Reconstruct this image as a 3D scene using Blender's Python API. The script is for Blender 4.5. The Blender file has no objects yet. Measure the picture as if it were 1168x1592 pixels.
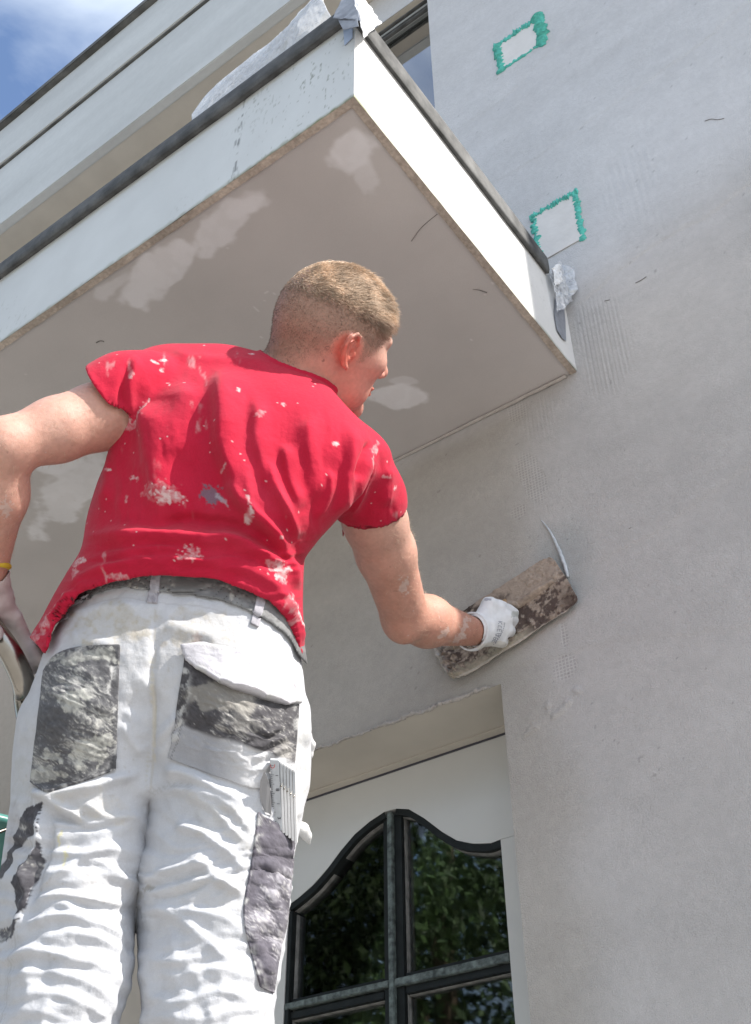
import bpy, bmesh, math, random
import numpy as np
from mathutils import Vector, Matrix
from mathutils.bvhtree import BVHTree

random.seed(7); rng = np.random.default_rng(7)
SC = bpy.context.scene
COL = SC.collection
# ------------------------------------------------------------------ camera
W, H, FPX = 1168.0, 1592.0, 1700.5
YAW, PITCH, ROLL = .631763, 2.262033, -.0051356
def _rz(a): return np.array([[math.cos(a), -math.sin(a), 0], [math.sin(a), math.cos(a), 0], [0, 0, 1.0]])
def _rx(a): return np.array([[1.0, 0, 0], [0, math.cos(a), -math.sin(a)], [0, math.sin(a), math.cos(a)]])
R = _rz(YAW) @ _rx(PITCH) @ _rz(ROLL)
O = np.array([0, 0, 1.2])
cam = bpy.data.cameras.new('camera'); camo = bpy.data.objects.new('camera', cam); COL.objects.link(camo)
cam.sensor_fit = 'VERTICAL'; cam.sensor_height = 36; cam.sensor_width = 36; cam.lens = FPX/H*36
cam.clip_start = .05; cam.clip_end = 2000
camo.matrix_world = Matrix([[*R[0], O[0]], [*R[1], O[1]], [*R[2], O[2]], [0, 0, 0, 1]])
SC.camera = camo
# ------------------------------------------------------------------ light
SUN_EL, SUN_AZ = 42.0, 5.0          # azimuth from +X towards +Y
wd = bpy.data.worlds.new('World'); SC.world = wd; wd.use_nodes = True
nt = wd.node_tree; bg = nt.nodes['Background']
sky = nt.nodes.new('ShaderNodeTexSky'); sky.sky_type = 'NISHITA'; sky.sun_disc = False
sky.sun_elevation = math.radians(SUN_EL); sky.sun_rotation = math.radians(90-SUN_AZ)
sky.air_density = 1.25; sky.dust_density = 2.2; sky.ozone_density = 1.5
tc = nt.nodes.new('ShaderNodeTexCoord'); no = nt.nodes.new('ShaderNodeTexNoise')
mpg = nt.nodes.new('ShaderNodeMapping'); mpg.inputs['Scale'].default_value = (1.0, 1.0, 2.0)
nt.links.new(tc.outputs['Generated'], mpg.inputs[0]); nt.links.new(mpg.outputs[0], no.inputs['Vector'])
no.inputs['Scale'].default_value = 3.2; no.inputs['Detail'].default_value = 7; no.inputs['Distortion'].default_value = .6
rp = nt.nodes.new('ShaderNodeValToRGB'); rp.color_ramp.elements[0].position = .36; rp.color_ramp.elements[1].position = .68
rp.color_ramp.elements[1].color = (.75, .75, .75, 1)
mx = nt.nodes.new('ShaderNodeMix'); mx.data_type = 'RGBA'
nt.links.new(no.outputs['Fac'], rp.inputs[0]); nt.links.new(rp.outputs[0], mx.inputs['Factor'])
tn = nt.nodes.new('ShaderNodeMix'); tn.data_type = 'RGBA'; tn.blend_type = 'MULTIPLY'; tn.inputs['Factor'].default_value = 1; tn.inputs[7].default_value = (1.04, 1.10, 1.22, 1)
nt.links.new(sky.outputs[0], tn.inputs[6]); nt.links.new(tn.outputs[2], mx.inputs[6]); mx.inputs[7].default_value = (7.5, 8.2, 8.8, 1)
nt.links.new(mx.outputs[2], bg.inputs[0]); bg.inputs[1].default_value = .12
sun = bpy.data.lights.new('sun', 'SUN'); sun.energy = 5.0; sun.angle = math.radians(.53); sun.color = (1, .95, .88)
suno = bpy.data.objects.new('sun', sun); COL.objects.link(suno)
el, az = math.radians(SUN_EL), math.radians(SUN_AZ)
SD = Vector((math.cos(el)*math.cos(az), math.cos(el)*math.sin(az), math.sin(el)))
suno.rotation_euler = SD.to_track_quat('Z', 'Y').to_euler(); suno.location = (4, 0, 8)
vs = SC.view_settings; vs.view_transform = 'Standard'; vs.look = 'None'; vs.exposure = .74; vs.gamma = 1; vs.use_curve_mapping = False
SC.cycles.max_bounces = 8; SC.cycles.diffuse_bounces = 4

# ------------------------------------------------------------------ geometry of the view
def ray(x, y): return R @ np.array([(x-W/2)/FPX, -(y-H/2)/FPX, -1.0])
def P(x, y, t): return O + ray(x, y)*t
def onY(x, y, Y): d = ray(x, y); return O + d*(Y/d[1])
def onX(x, y, X): d = ray(x, y); return O + d*(X/d[0])
def onZ(x, y, Z): d = ray(x, y); return O + d*((Z-O[2])/d[2])
def cs(x, y, t): return np.array([(x-W/2)/FPX*t, (H/2-y)/FPX*t, t])      # x right, y up, t depth
RC = R @ np.diag([1, 1, -1.0])
def toW(q): return O + q @ RC.T
def toC(p): return (np.asarray(p)-O) @ RC
def pxy(q): return W/2+FPX*q[:, 0]/q[:, 2], H/2-FPX*q[:, 1]/q[:, 2]

# ------------------------------------------------------------------ noise
def _hash(i, j, k, s):
    n = (i.astype(np.int64)*73856093) ^ (j.astype(np.int64)*19349663) ^ (k.astype(np.int64)*83492791) ^ (s*2654435)
    n = (n ^ (n >> 13))*1274126177 & 0x7fffffff
    n = (n ^ (n >> 15))*1911520717 & 0x7fffffff
    return ((n >> 8) & 0xffff)/65535.0
def vn(p, s=0):
    p = np.asarray(p, float)
    if p.shape[1] == 2: p = np.c_[p, np.zeros(len(p))]
    i = np.floor(p).astype(np.int64); f = p-i; f = f*f*(3-2*f)
    r = 0
    for a in (0, 1):
        for b in (0, 1):
            for c in (0, 1):
                w = (f[:, 0] if a else 1-f[:, 0])*(f[:, 1] if b else 1-f[:, 1])*(f[:, 2] if c else 1-f[:, 2])
                r = r + w*_hash(i[:, 0]+a, i[:, 1]+b, i[:, 2]+c, s)
    return r*2-1
def fbm(p, o=4, s=0, g=.5):
    r = 0; a = 1; t = 0
    for k in range(o):
        r = r+a*vn(np.asarray(p)*2**k, s+k*17); t += a; a *= g
    return r/t
def sst(a, b, x): t = np.clip((x-a)/(b-a), 0, 1); return t*t*(3-2*t)

def crv(pts):
    pts = sorted(pts); x = np.array([p[0] for p in pts], float); y = np.array([p[1] for p in pts], float)
    h = np.diff(x); d = np.diff(y)/h; m = np.zeros(len(x)); m[0] = d[0]; m[-1] = d[-1]
    for i in range(1, len(x)-1):
        m[i] = 0 if d[i-1]*d[i] <= 0 else 2*d[i-1]*d[i]/(d[i-1]+d[i])
    def fn(v):
        v = np.clip(v, x[0], x[-1]); i = np.clip(np.searchsorted(x, v)-1, 0, len(x)-2)
        t = (v-x[i])/h[i]
        return (2*t**3-3*t**2+1)*y[i]+(t**3-2*t**2+t)*h[i]*m[i]+(-2*t**3+3*t**2)*y[i+1]+(t**3-t**2)*h[i]*m[i+1]
    return fn

# ------------------------------------------------------------------ distance fields (camera-aligned metres)
def smin(a, b, k):
    h = np.clip(.5+.5*(b-a)/k, 0, 1); return b+(a-b)*h-k*h*(1-h)
def smax(a, b, k): return -smin(-a, -b, k)
def cone(Q, a, b, ra, rb):
    ba = b-a; h = np.clip((Q-a) @ ba/(ba @ ba), 0, 1)
    return np.linalg.norm(Q-a-h[:, None]*ba, axis=1)-(ra+(rb-ra)*h)
def chain(Q, pts, k=.01):
    d = None
    for (a, ra), (b, rb) in zip(pts[:-1], pts[1:]):
        c = cone(Q, a, b, ra, rb); d = c if d is None else smin(d, c, k)
    return d
def ell(L, c, r):
    p = L-np.array(c); r = np.array(r); k0 = np.linalg.norm(p/r, axis=1); k1 = np.linalg.norm(p/r**2, axis=1)+1e-9
    return k0*(k0-1)/k1
def ploft(Q, Lc, Rc, tcf, df, y0, y1, n=2.4, slope=0):
    px, py = pxy(Q); c = (Lc(py)+Rc(py))/2; hw = (Rc(py)-Lc(py))/2
    t = Q[:, 2]; tc_ = tcf(py)+slope*(px-c); d = df(py); am = hw*tc_/FPX
    u = np.abs((px-c)/hw); w = np.abs((t-tc_)/d)
    v = ((u**n+w**n)**(1/n)-1)*np.minimum(am, d)
    return smax(v, np.maximum(y0-py, py-y1)*t/FPX, .02)

def surfnets(field, lo, hi, s):
    lo = np.array(lo); n = (np.ceil((np.array(hi)-lo)/s/4).astype(int))*4
    B = n//4
    gi = np.stack(np.meshgrid(*[np.arange(b) for b in B], indexing='ij'), -1).reshape(-1, 3)
    cc = lo+(gi*4+1.5)*s
    v = field(cc); rad = s*4*.87*1.0+s*2
    near = np.abs(v) < rad*1.5
    vals = np.repeat(np.repeat(np.repeat(np.where(v < 0, -1., 1.).reshape(B), 4, 0), 4, 1), 4, 2).astype(np.float32)
    off = np.stack(np.meshgrid(*[np.arange(4)]*3, indexing='ij'), -1).reshape(-1, 3)
    bi = gi[near]
    for ch in range(0, len(bi), 12000):
        idx = (bi[ch:ch+12000, None, :]*4+off[None]).reshape(-1, 3)
        vals[idx[:, 0], idx[:, 1], idx[:, 2]] = field(lo+idx*s)
    ins = vals < 0
    c = [ins[a:n[0]-1+a, b:n[1]-1+b, d:n[2]-1+d] for a in (0, 1) for b in (0, 1) for d in (0, 1)]
    sm = sum(x.astype(np.int8) for x in c); act = (sm > 0) & (sm < 8)
    ci = np.argwhere(act); vid = -np.ones(act.shape, np.int32); vid[act] = np.arange(len(ci))
    acc = np.zeros((len(ci), 3)); cnt = np.zeros(len(ci))
    for ax in range(3):
        for a in (0, 1):
            for b in (0, 1):
                o0 = np.zeros(3, int); oth = [k for k in range(3) if k != ax]; o0[oth[0]] = a; o0[oth[1]] = b
                o1 = o0.copy(); o1[ax] = 1
                p0 = ci+o0; p1 = ci+o1
                v0 = vals[p0[:, 0], p0[:, 1], p0[:, 2]]; v1 = vals[p1[:, 0], p1[:, 1], p1[:, 2]]
                m = (v0 < 0) != (v1 < 0); t = np.where(m, v0/(v0-v1+1e-12), 0)
                acc += np.where(m[:, None], o0+t[:, None]*(o1-o0), 0); cnt += m
    verts = lo+(ci+acc/cnt[:, None])*s
    F = []
    for ax in range(3):
        b1, b2 = (ax+1) % 3, (ax+2) % 3
        sl0 = [slice(1, n[k]-1) for k in range(3)]; sl0[ax] = slice(0, n[ax]-1); sl1 = list(sl0); sl1[ax] = slice(1, n[ax])
        A = ins[tuple(sl0)]; Bm = ins[tuple(sl1)]
        e = np.argwhere(A != Bm); base = e+np.array([sl0[k].start for k in range(3)])
        flip = A[tuple(e.T)]
        def cell(d1, d2):
            q = base.copy(); q[:, b1] -= d1; q[:, b2] -= d2; return vid[q[:, 0], q[:, 1], q[:, 2]]
        qd = np.stack([cell(1, 1), cell(0, 1), cell(0, 0), cell(1, 0)], 1)
        qd[~flip] = qd[~flip][:, ::-1]; F.append(qd)
    return verts, np.concatenate(F)

def vnormals(V, F):
    n = np.cross(V[F[:, 2]]-V[F[:, 0]], V[F[:, 3]]-V[F[:, 1]]); N = np.zeros_like(V)
    for k in range(4): np.add.at(N, F[:, k], n)
    return N/(np.linalg.norm(N, axis=1)[:, None]+1e-12)
def relax(V, F, it=2, lam=.5):
    E = np.concatenate([F[:, [0, 1]], F[:, [1, 2]], F[:, [2, 3]], F[:, [3, 0]]])
    cnt = np.bincount(E[:, 0], minlength=len(V))+np.bincount(E[:, 1], minlength=len(V))
    for _ in range(it):
        S = np.stack([np.bincount(E[:, 0], V[E[:, 1], k], len(V))+np.bincount(E[:, 1], V[E[:, 0], k], len(V)) for k in range(3)], 1)
        V = V+(S/cnt[:, None]-V)*lam
    return V

# ------------------------------------------------------------------ objects
def link(o, parent=None):
    COL.objects.link(o)
    if parent is not None:
        o.parent = parent
        if parent.type == 'EMPTY': bpy.context.view_layer.update(); o.matrix_parent_inverse = parent.matrix_world.inverted()
    return o
def mesh(name, V, F, mat, parent=None, smooth=True, col=None, extra=None):
    me = bpy.data.meshes.new(name); V = np.asarray(V, np.float32)
    if isinstance(F, np.ndarray):
        k = F.shape[1]; me.vertices.add(len(V)); me.vertices.foreach_set('co', V.ravel())
        me.loops.add(F.size); me.loops.foreach_set('vertex_index', F.astype(np.int32).ravel())
        me.polygons.add(len(F)); me.polygons.foreach_set('loop_start', np.arange(0, F.size, k, dtype=np.int32))
        me.polygons.foreach_set('loop_total', np.full(len(F), k, np.int32)); me.update(calc_edges=True)
    else:
        me.from_pydata([tuple(map(float, v)) for v in V], [], [tuple(f) for f in F]); me.update()
    me.validate()
    me.polygons.foreach_set('use_smooth', np.full(len(me.polygons), smooth, bool))
    if mat: me.materials.append(mat)
    if col is not None:
        at = me.color_attributes.new('col', 'FLOAT_COLOR', 'POINT')
        c = np.ones((len(V), 4), np.float32); c[:, :3] = col; at.data.foreach_set('color', c.ravel())
    for k_, v_ in (extra or {}).items():
        at = me.attributes.new(k_, 'FLOAT', 'POINT'); at.data.foreach_set('value', np.asarray(v_, np.float32))
    return link(bpy.data.objects.new(name, me), parent)
def tag(o, label=None, cat=None, group=None, kind=None):
    for k, v in (('label', label), ('category', cat), ('group', group), ('kind', kind)):
        if v: o[k] = v
    return o
def empty(name, loc, label, cat, group=None):
    o = bpy.data.objects.new(name, None); COL.objects.link(o); o.location = loc; o.empty_display_size = .1
    bpy.context.view_layer.update(); return tag(o, label, cat, group)
def box(name, lo, hi, mat, parent=None, bev=.002):
    bm = bmesh.new(); bmesh.ops.create_cube(bm, size=1)
    lo = Vector(lo); hi = Vector(hi)
    for v in bm.verts: v.co = Vector([(lo[k]+hi[k])/2+v.co[k]*(hi[k]-lo[k]) for k in range(3)])
    if bev: bmesh.ops.bevel(bm, geom=bm.edges[:], offset=bev, segments=2, affect='EDGES')
    me = bpy.data.meshes.new(name); bm.to_mesh(me); bm.free(); me.materials.append(mat)
    return link(bpy.data.objects.new(name, me), parent)
def tube(name, pts, r, mat, parent=None, n=12, flat=1.0, jit=0, close=True):
    pts = [np.array(p, float) for p in pts]; rr = r if hasattr(r, '__len__') else [r]*len(pts)
    # densify with catmull
    Q, q = [], []
    for i in range(len(pts)-1):
        p0, p1, p2, p3 = pts[max(i-1, 0)], pts[i], pts[i+1], pts[min(i+2, len(pts)-1)]
        for s_ in np.linspace(0, 1, 9)[:-1]:
            Q.append(.5*((2*p1)+(p2-p0)*s_+(2*p0-5*p1+4*p2-p3)*s_**2+(3*p1-p0-3*p2+p3)*s_**3)); q.append(rr[i]*(1-s_)+rr[i+1]*s_)
    Q.append(pts[-1]); q.append(rr[-1]); Q = np.array(Q)
    T = np.gradient(Q, axis=0); T /= np.linalg.norm(T, axis=1)[:, None]+1e-9
    up = np.array([0.13, .3, .95]); V = []
    for i, (c, t) in enumerate(zip(Q, T)):
        a = np.cross(t, up); a /= np.linalg.norm(a); b = np.cross(a, t)
        for k in range(n):
            an = 2*math.pi*k/n; rad = q[i]*(1+jit*rng.normal())
            V.append(c+a*math.cos(an)*rad+b*math.sin(an)*rad*flat)
    F = [(i*n+k, i*n+(k+1) % n, (i+1)*n+(k+1) % n, (i+1)*n+k) for i in range(len(Q)-1) for k in range(n)]
    if close: F += [tuple(range(n))[::-1], tuple((len(Q)-1)*n+k for k in range(n))]
    return mesh(name, V, F, mat, parent)
def sheet(name, fn, nu, nv, mat, parent=None, col=None, extra=None, smooth=True):
    u, v = np.meshgrid(np.linspace(0, 1, nu), np.linspace(0, 1, nv), indexing='ij')
    V = fn(u.ravel(), v.ravel()); i = np.arange(nu*nv).reshape(nu, nv)
    F = np.stack([i[:-1, :-1], i[1:, :-1], i[1:, 1:], i[:-1, 1:]], -1).reshape(-1, 4)
    return mesh(name, V, F, mat, parent, smooth, col(V) if callable(col) else col, extra(V) if callable(extra) else extra)
def prism(name, pts, nrm, th, mat, parent=None, bev=0):
    bm = bmesh.new(); vs_ = [bm.verts.new(tuple(p)) for p in pts]; f = bm.faces.new(vs_)
    r_ = bmesh.ops.extrude_face_region(bm, geom=[f])
    for g in r_['geom']:
        if isinstance(g, bmesh.types.BMVert): g.co += Vector(nrm)*th
    bmesh.ops.recalc_face_normals(bm, faces=bm.faces)
    if bev: bmesh.ops.bevel(bm, geom=bm.edges[:], offset=bev, segments=2, affect='EDGES')
    me = bpy.data.meshes.new(name); bm.to_mesh(me); bm.free(); me.materials.append(mat)
    return link(bpy.data.objects.new(name, me), parent)

# ------------------------------------------------------------------ materials
def mat(name, col=(.5, .5, .5), rough=.8, attr=False, metal=0, noise=None, bumps=(), sss=0, spec=.5, sheen=0, coat=0, alpha=1, trans=0, builder=None, obj=True):
    m = bpy.data.materials.new(name); m.use_nodes = True; n = m.node_tree; L = n.links
    b = n.nodes['Principled BSDF']; b.inputs['Roughness'].default_value = rough; b.inputs['Metallic'].default_value = metal
    b.inputs['Specular IOR Level'].default_value = spec; b.inputs['Alpha'].default_value = alpha
    b.inputs['Transmission Weight'].default_value = trans
    if sheen: b.inputs['Sheen Weight'].default_value = sheen; b.inputs['Sheen Roughness'].default_value = .5
    if coat: b.inputs['Coat Weight'].default_value = coat
    if sss:
        b.inputs['Subsurface Weight'].default_value = sss; b.inputs['Subsurface Radius'].default_value = (1, .35, .2); b.inputs['Subsurface Scale'].default_value = .006
    t = n.nodes.new('ShaderNodeTexCoord')
    if attr:
        a = n.nodes.new('ShaderNodeAttribute'); a.attribute_name = 'col'; cur = a.outputs['Color']
    else:
        a = n.nodes.new('ShaderNodeRGB'); a.outputs[0].default_value = (*col, 1); cur = a.outputs[0]
    for nz in (noise or ()):        # (scale, lo multiplier, hi multiplier, detail, stretch)
        sc_, lo_, hi_ = nz[:3]; x = n.nodes.new('ShaderNodeTexNoise'); x.inputs['Scale'].default_value = sc_
        x.inputs['Detail'].default_value = nz[3] if len(nz) > 3 else 5
        mp = n.nodes.new('ShaderNodeMapping'); mp.inputs['Scale'].default_value = nz[4] if len(nz) > 4 else (1, 1, 1)
        L.new(t.outputs['Object'], mp.inputs[0]); L.new(mp.outputs[0], x.inputs['Vector'])
        r_ = n.nodes.new('ShaderNodeMapRange'); r_.inputs['From Min'].default_value = .3; r_.inputs['From Max'].default_value = .7
        r_.inputs['To Min'].default_value = lo_; r_.inputs['To Max'].default_value = hi_
        L.new(x.outputs['Fac'], r_.inputs['Value'])
        mm = n.nodes.new('ShaderNodeVectorMath'); mm.operation = 'SCALE'
        L.new(cur, mm.inputs[0]); L.new(r_.outputs[0], mm.inputs['Scale']); cur = mm.outputs[0]
    if builder: cur = builder(n, L, t, cur, b) or cur
    L.new(cur, b.inputs['Base Color'])
    prev = None
    for bp in bumps:                # (scale, distance m, detail, stretch)
        x = n.nodes.new('ShaderNodeTexNoise'); x.inputs['Scale'].default_value = bp[0]; x.inputs['Detail'].default_value = bp[2] if len(bp) > 2 else 3
        mp = n.nodes.new('ShaderNodeMapping'); mp.inputs['Scale'].default_value = bp[3] if len(bp) > 3 else (1, 1, 1)
        L.new(t.outputs['Object'], mp.inputs[0]); L.new(mp.outputs[0], x.inputs['Vector'])
        k = n.nodes.new('ShaderNodeBump'); k.inputs['Strength'].default_value = 1; k.inputs['Distance'].default_value = bp[1]
        L.new(x.outputs['Fac'], k.inputs['Height'])
        if prev: L.new(prev, k.inputs['Normal'])
        prev = k.outputs[0]
    if prev: L.new(prev, b.inputs['Normal'])
    return m

M = {}
M['wall'] = mat('grey_render', rough=.95, attr=True, spec=.15, noise=[(900, .9, 1.1, 2), (60, .96, 1.04, 4)], bumps=[(420, .0011, 3), (90, .0012, 4)])
def netting(n, L, t, cur, b):
    a = n.nodes.new('ShaderNodeAttribute'); a.attribute_name = 'mesh'; sp = n.nodes.new('ShaderNodeSeparateXYZ'); L.new(t.outputs['Object'], sp.inputs[0]); outs = []
    for ax in (0, 2):
        m1 = n.nodes.new('ShaderNodeMath'); m1.operation = 'MULTIPLY'; m1.inputs[1].default_value = 2*math.pi/.0072; L.new(sp.outputs[ax], m1.inputs[0])
        m2 = n.nodes.new('ShaderNodeMath'); m2.operation = 'SINE'; L.new(m1.outputs[0], m2.inputs[0])
        m3 = n.nodes.new('ShaderNodeMapRange'); m3.inputs['From Min'].default_value = .2; m3.inputs['From Max'].default_value = .8; L.new(m2.outputs[0], m3.inputs['Value']); outs.append(m3.outputs[0])
    mm = n.nodes.new('ShaderNodeMath'); mm.operation = 'MAXIMUM'; L.new(outs[0], mm.inputs[0]); L.new(outs[1], mm.inputs[1])
    mr = n.nodes.new('ShaderNodeMapRange'); mr.inputs['To Min'].default_value = .87; mr.inputs['To Max'].default_value = 1.10; L.new(mm.outputs[0], mr.inputs['Value'])
    mi = n.nodes.new('ShaderNodeMix'); mi.inputs[2].default_value = 1.0; L.new(a.outputs['Fac'], mi.inputs[0]); L.new(mr.outputs[0], mi.inputs[3])
    sc = n.nodes.new('ShaderNodeVectorMath'); sc.operation = 'SCALE'; L.new(cur, sc.inputs[0]); L.new(mi.outputs[0], sc.inputs['Scale']); return sc.outputs[0]
M['wall'] = mat('grey_render', rough=.95, attr=True, spec=.15, noise=[(650, .88, 1.11, 2), (60, .96, 1.04, 5)], bumps=[(400, .0018, 3), (90, .0014, 4)], builder=netting)
M['soffit'] = mat('soffit_paint', rough=.85, attr=True, spec=.2, noise=[(500, .97, 1.03, 2), (4, .93, 1.05, 4)], bumps=[(300, .0002, 2), (14, .0015, 3)])
M['fascia'] = mat('fascia_paint', rough=.6, attr=True, spec=.3, noise=[(9, .95, 1.03, 5)], bumps=[(120, .0002, 3)])
M['edge'] = mat('weathered_edge', (.45, .385, .325), .9, noise=[(140, .75, 1.15, 6), (9, .72, 1.15, 6)], bumps=[(120, .002, 4)])
M['bark0'] = mat('dark_scratch', (.17, .16, .15), .9)
M['trim'] = mat('dull_metal_trim', (.085, .085, .083), .7, metal=.0, spec=.3, noise=[(24, .5, 1.5, 6), (200, .9, 1.1, 2)], bumps=[(60, .0006, 3)])
M['upfascia'] = mat('upper_fascia', (.54, .55, .54), .7, noise=[(3, .88, 1.06, 5, (.4, 1, 2)), (40, .97, 1.03, 3)], bumps=[(200, .0003, 2)])
M['darkedge'] = mat('dark_roof_edge', (.11, .11, .105), .8, noise=[(12, .6, 1.4, 5)], bumps=[(60, .002, 3)])
M['frame'] = mat('white_frame_paint', (.60, .60, .58), .38, noise=[(5, .95, 1.04, 4)], bumps=[(60, .0002, 2)])
M['reveal'] = mat('reveal_render', (.52, .48, .42), .9, noise=[(7, .93, 1.06, 4)], bumps=[(200, .0006, 3)])
M['darkframe'] = mat('dark_green_frame', (.008, .010, .010), .5, noise=[(40, .6, 1.5, 4)], spec=.3)
M['lead'] = mat('green_grey_muntin', (.09, .11, .105), .5, noise=[(90, .35, 1.9, 5)], bumps=[(150, .0008, 3)])
M['bead'] = mat('glazing_bead', (.20, .195, .185), .5, noise=[(60, .6, 1.3, 3)])
def glassmat(refl=1.0):
    m = bpy.data.materials.new('window_glass'); m.use_nodes = True; n = m.node_tree; n.nodes.clear()
    o = n.nodes.new('ShaderNodeOutputMaterial'); g = n.nodes.new('ShaderNodeBsdfGlossy'); g.inputs['Roughness'].default_value = .022
    t = n.nodes.new('ShaderNodeBsdfTransparent'); t.inputs[0].default_value = (.82, .86, .84, 1)
    f = n.nodes.new('ShaderNodeFresnel'); f.inputs[0].default_value = 1.55; mi = n.nodes.new('ShaderNodeMixShader')
    mr = n.nodes.new('ShaderNodeMath'); mr.operation = 'MULTIPLY'; mr.inputs[1].default_value = refl; mr.use_clamp = True
    n.links.new(f.outputs[0], mr.inputs[0]); n.links.new(mr.outputs[0], mi.inputs[0])
    n.links.new(t.outputs[0], mi.inputs[1]); n.links.new(g.outputs[0], mi.inputs[2]); n.links.new(mi.outputs[0], o.inputs[0]); return m
M['glass'] = glassmat(1.35); M['clearglass'] = glassmat(4.0)
M['room'] = mat('dark_room', (.02, .02, .02), .9)
M['curtain'] = mat('curtain_cloth', (.42, .42, .42), .9)
M['foam'] = mat('teal_foam', (.10, .50, .42), .75, noise=[(60, .75, 1.2, 4)], bumps=[(160, .003, 3)])
M['block'] = mat('white_block', (.70, .68, .66), .8, noise=[(20, .93, 1.04, 5)], bumps=[(80, .0008, 3)])
def plasticmat():
    m = bpy.data.materials.new('clear_plastic_film'); m.use_nodes = True; n = m.node_tree; n.nodes.clear(); L = n.links
    o = n.nodes.new('ShaderNodeOutputMaterial'); t = n.nodes.new('ShaderNodeBsdfTransparent'); d = n.nodes.new('ShaderNodeBsdfDiffuse'); d.inputs[0].default_value = (.8, .82, .85, 1)
    tr = n.nodes.new('ShaderNodeBsdfTranslucent'); tr.inputs[0].default_value = (.8, .82, .85, 1)
    g = n.nodes.new('ShaderNodeBsdfGlossy'); g.inputs['Roughness'].default_value = .15
    a = n.nodes.new('ShaderNodeMixShader'); a.inputs[0].default_value = .5; b = n.nodes.new('ShaderNodeMixShader'); b.inputs[0].default_value = .15; c = n.nodes.new('ShaderNodeMixShader')
    x = n.nodes.new('ShaderNodeTexNoise'); x.inputs['Scale'].default_value = 45; x.inputs['Detail'].default_value = 4
    r_ = n.nodes.new('ShaderNodeMapRange'); r_.inputs['From Min'].default_value = .3; r_.inputs['From Max'].default_value = .7; r_.inputs['To Min'].default_value = .25; r_.inputs['To Max'].default_value = .95
    tcx = n.nodes.new('ShaderNodeTexCoord'); L.new(tcx.outputs['Object'], x.inputs['Vector'])
    L.new(x.outputs['Fac'], r_.inputs['Value']); L.new(r_.outputs[0], c.inputs[0])
    L.new(d.outputs[0], a.inputs[1]); L.new(tr.outputs[0], a.inputs[2]); L.new(a.outputs[0], b.inputs[1]); L.new(g.outputs[0], b.inputs[2])
    L.new(t.outputs[0], c.inputs[1]); L.new(b.outputs[0], c.inputs[2]); L.new(c.outputs[0], o.inputs[0]); return m
M['film'] = plasticmat()
M['whiteplastic'] = mat('white_plastic_sheet', (.78, .79, .8), .35, noise=[(25, .9, 1.05, 4)], bumps=[(60, .004, 3)], sss=0)
M['tape'] = mat('grey_duct_tape', (.22, .235, .27), .4, noise=[(60, .85, 1.15, 3)], bumps=[(120, .0006, 3)])
M['bluetape'] = mat('pale_blue_tape', (.33, .41, .56), .35, noise=[(60, .9, 1.1, 3)])
M['shirt'] = mat('red_cotton', rough=.85, attr=True, spec=.15, sheen=.08, noise=[(700, .93, 1.06, 2), (30, .95, 1.04, 3)], bumps=[(1500, .00025, 2), (160, .0006, 3)])
M['pants'] = mat('white_work_cotton', rough=.9, attr=True, spec=.15, sheen=.1, noise=[(900, .94, 1.05, 2), (45, .95, 1.03, 4)], bumps=[(1400, .0003, 2), (120, .0012, 4)])
M['skin'] = mat('skin', rough=.5, attr=True, spec=.35, sss=.2, noise=[(150, .92, 1.07, 4), (38, .93, 1.06, 4)], bumps=[(900, .00035, 3), (110, .0007, 4)])
M['hair'] = mat('light_brown_hair', rough=.45, attr=True, spec=.4)
M['glove'] = mat('white_knit_glove', rough=.9, attr=True, spec=.15, noise=[(60, .93, 1.04, 4)], bumps=[(900, .0006, 2)])
M['belt'] = mat('worn_black_belt', rough=.55, attr=True, spec=.4, bumps=[(300, .0006, 3)])
M['steel'] = mat('polished_steel', (.30, .28, .25), .25, metal=1, noise=[(25, .75, 1.1, 4)], bumps=[(20, .001, 2)])
M['alu'] = mat('aluminium', (.6, .6, .6), .4, metal=.9, noise=[(30, .85, 1.1, 3)])
M['blade'] = mat('plastered_steel', rough=.7, attr=True, spec=.35, noise=[(120, .85, 1.15, 4)], bumps=[(60, .003, 5), (240, .001, 3)])
M['wood'] = mat('wooden_grip', (.32, .2, .1), .6, noise=[(30, .8, 1.1, 4, (1, 1, 6))])
M['mortar'] = mat('fresh_mortar', (.40, .37, .345), .8, noise=[(50, .88, 1.1, 4)], bumps=[(90, .003, 5)])
M['smear'] = mat('brown_mortar_smear', (.34, .275, .225), .75, noise=[(45, .6, 1.25, 6), (160, .8, 1.15, 4)], bumps=[(90, .003, 5)])
M['bead_mortar'] = mat('wet_mortar_bead', (.50, .53, .56), .7, noise=[(90, .88, 1.1, 4)], bumps=[(140, .002, 4)])
M['rule'] = mat('white_rule_paint', (.72, .72, .72), .5, noise=[(40, .94, 1.03, 3)])
M['rulegrey'] = mat('grey_rule_face', (.42, .44, .46), .5, noise=[(80, .85, 1.15, 3)])
M['ink'] = mat('dark_print', (.06, .06, .075), .6); M['faint'] = mat('faded_print', (.26, .27, .32), .8)
M['redink'] = mat('red_print', (.45, .05, .05), .6)
M['teal'] = mat('teal_plastic', (.08, .25, .22), .35, noise=[(9, .7, 1.25, 3)])
M['leaf'] = mat('leaf_green', (.07, .12, .03), .6, attr=True)
M['bark'] = mat('bark', (.1, .075, .05), .9, bumps=[(30, .02, 4)])
M['ground'] = mat('pale_paving', (.38, .36, .33), .9, noise=[(.8, .8, 1.15, 6), (30, .9, 1.1, 3)], bumps=[(40, .004, 3)])
M['shoe'] = mat('black_work_shoe', (.03, .03, .03), .6)

# ------------------------------------------------------------------ setting
g = sheet('ground', lambda u, v: np.c_[(u-.5)*600, (v-.5)*600, u*0], 2, 2, M['ground']); tag(g, kind='structure')

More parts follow.
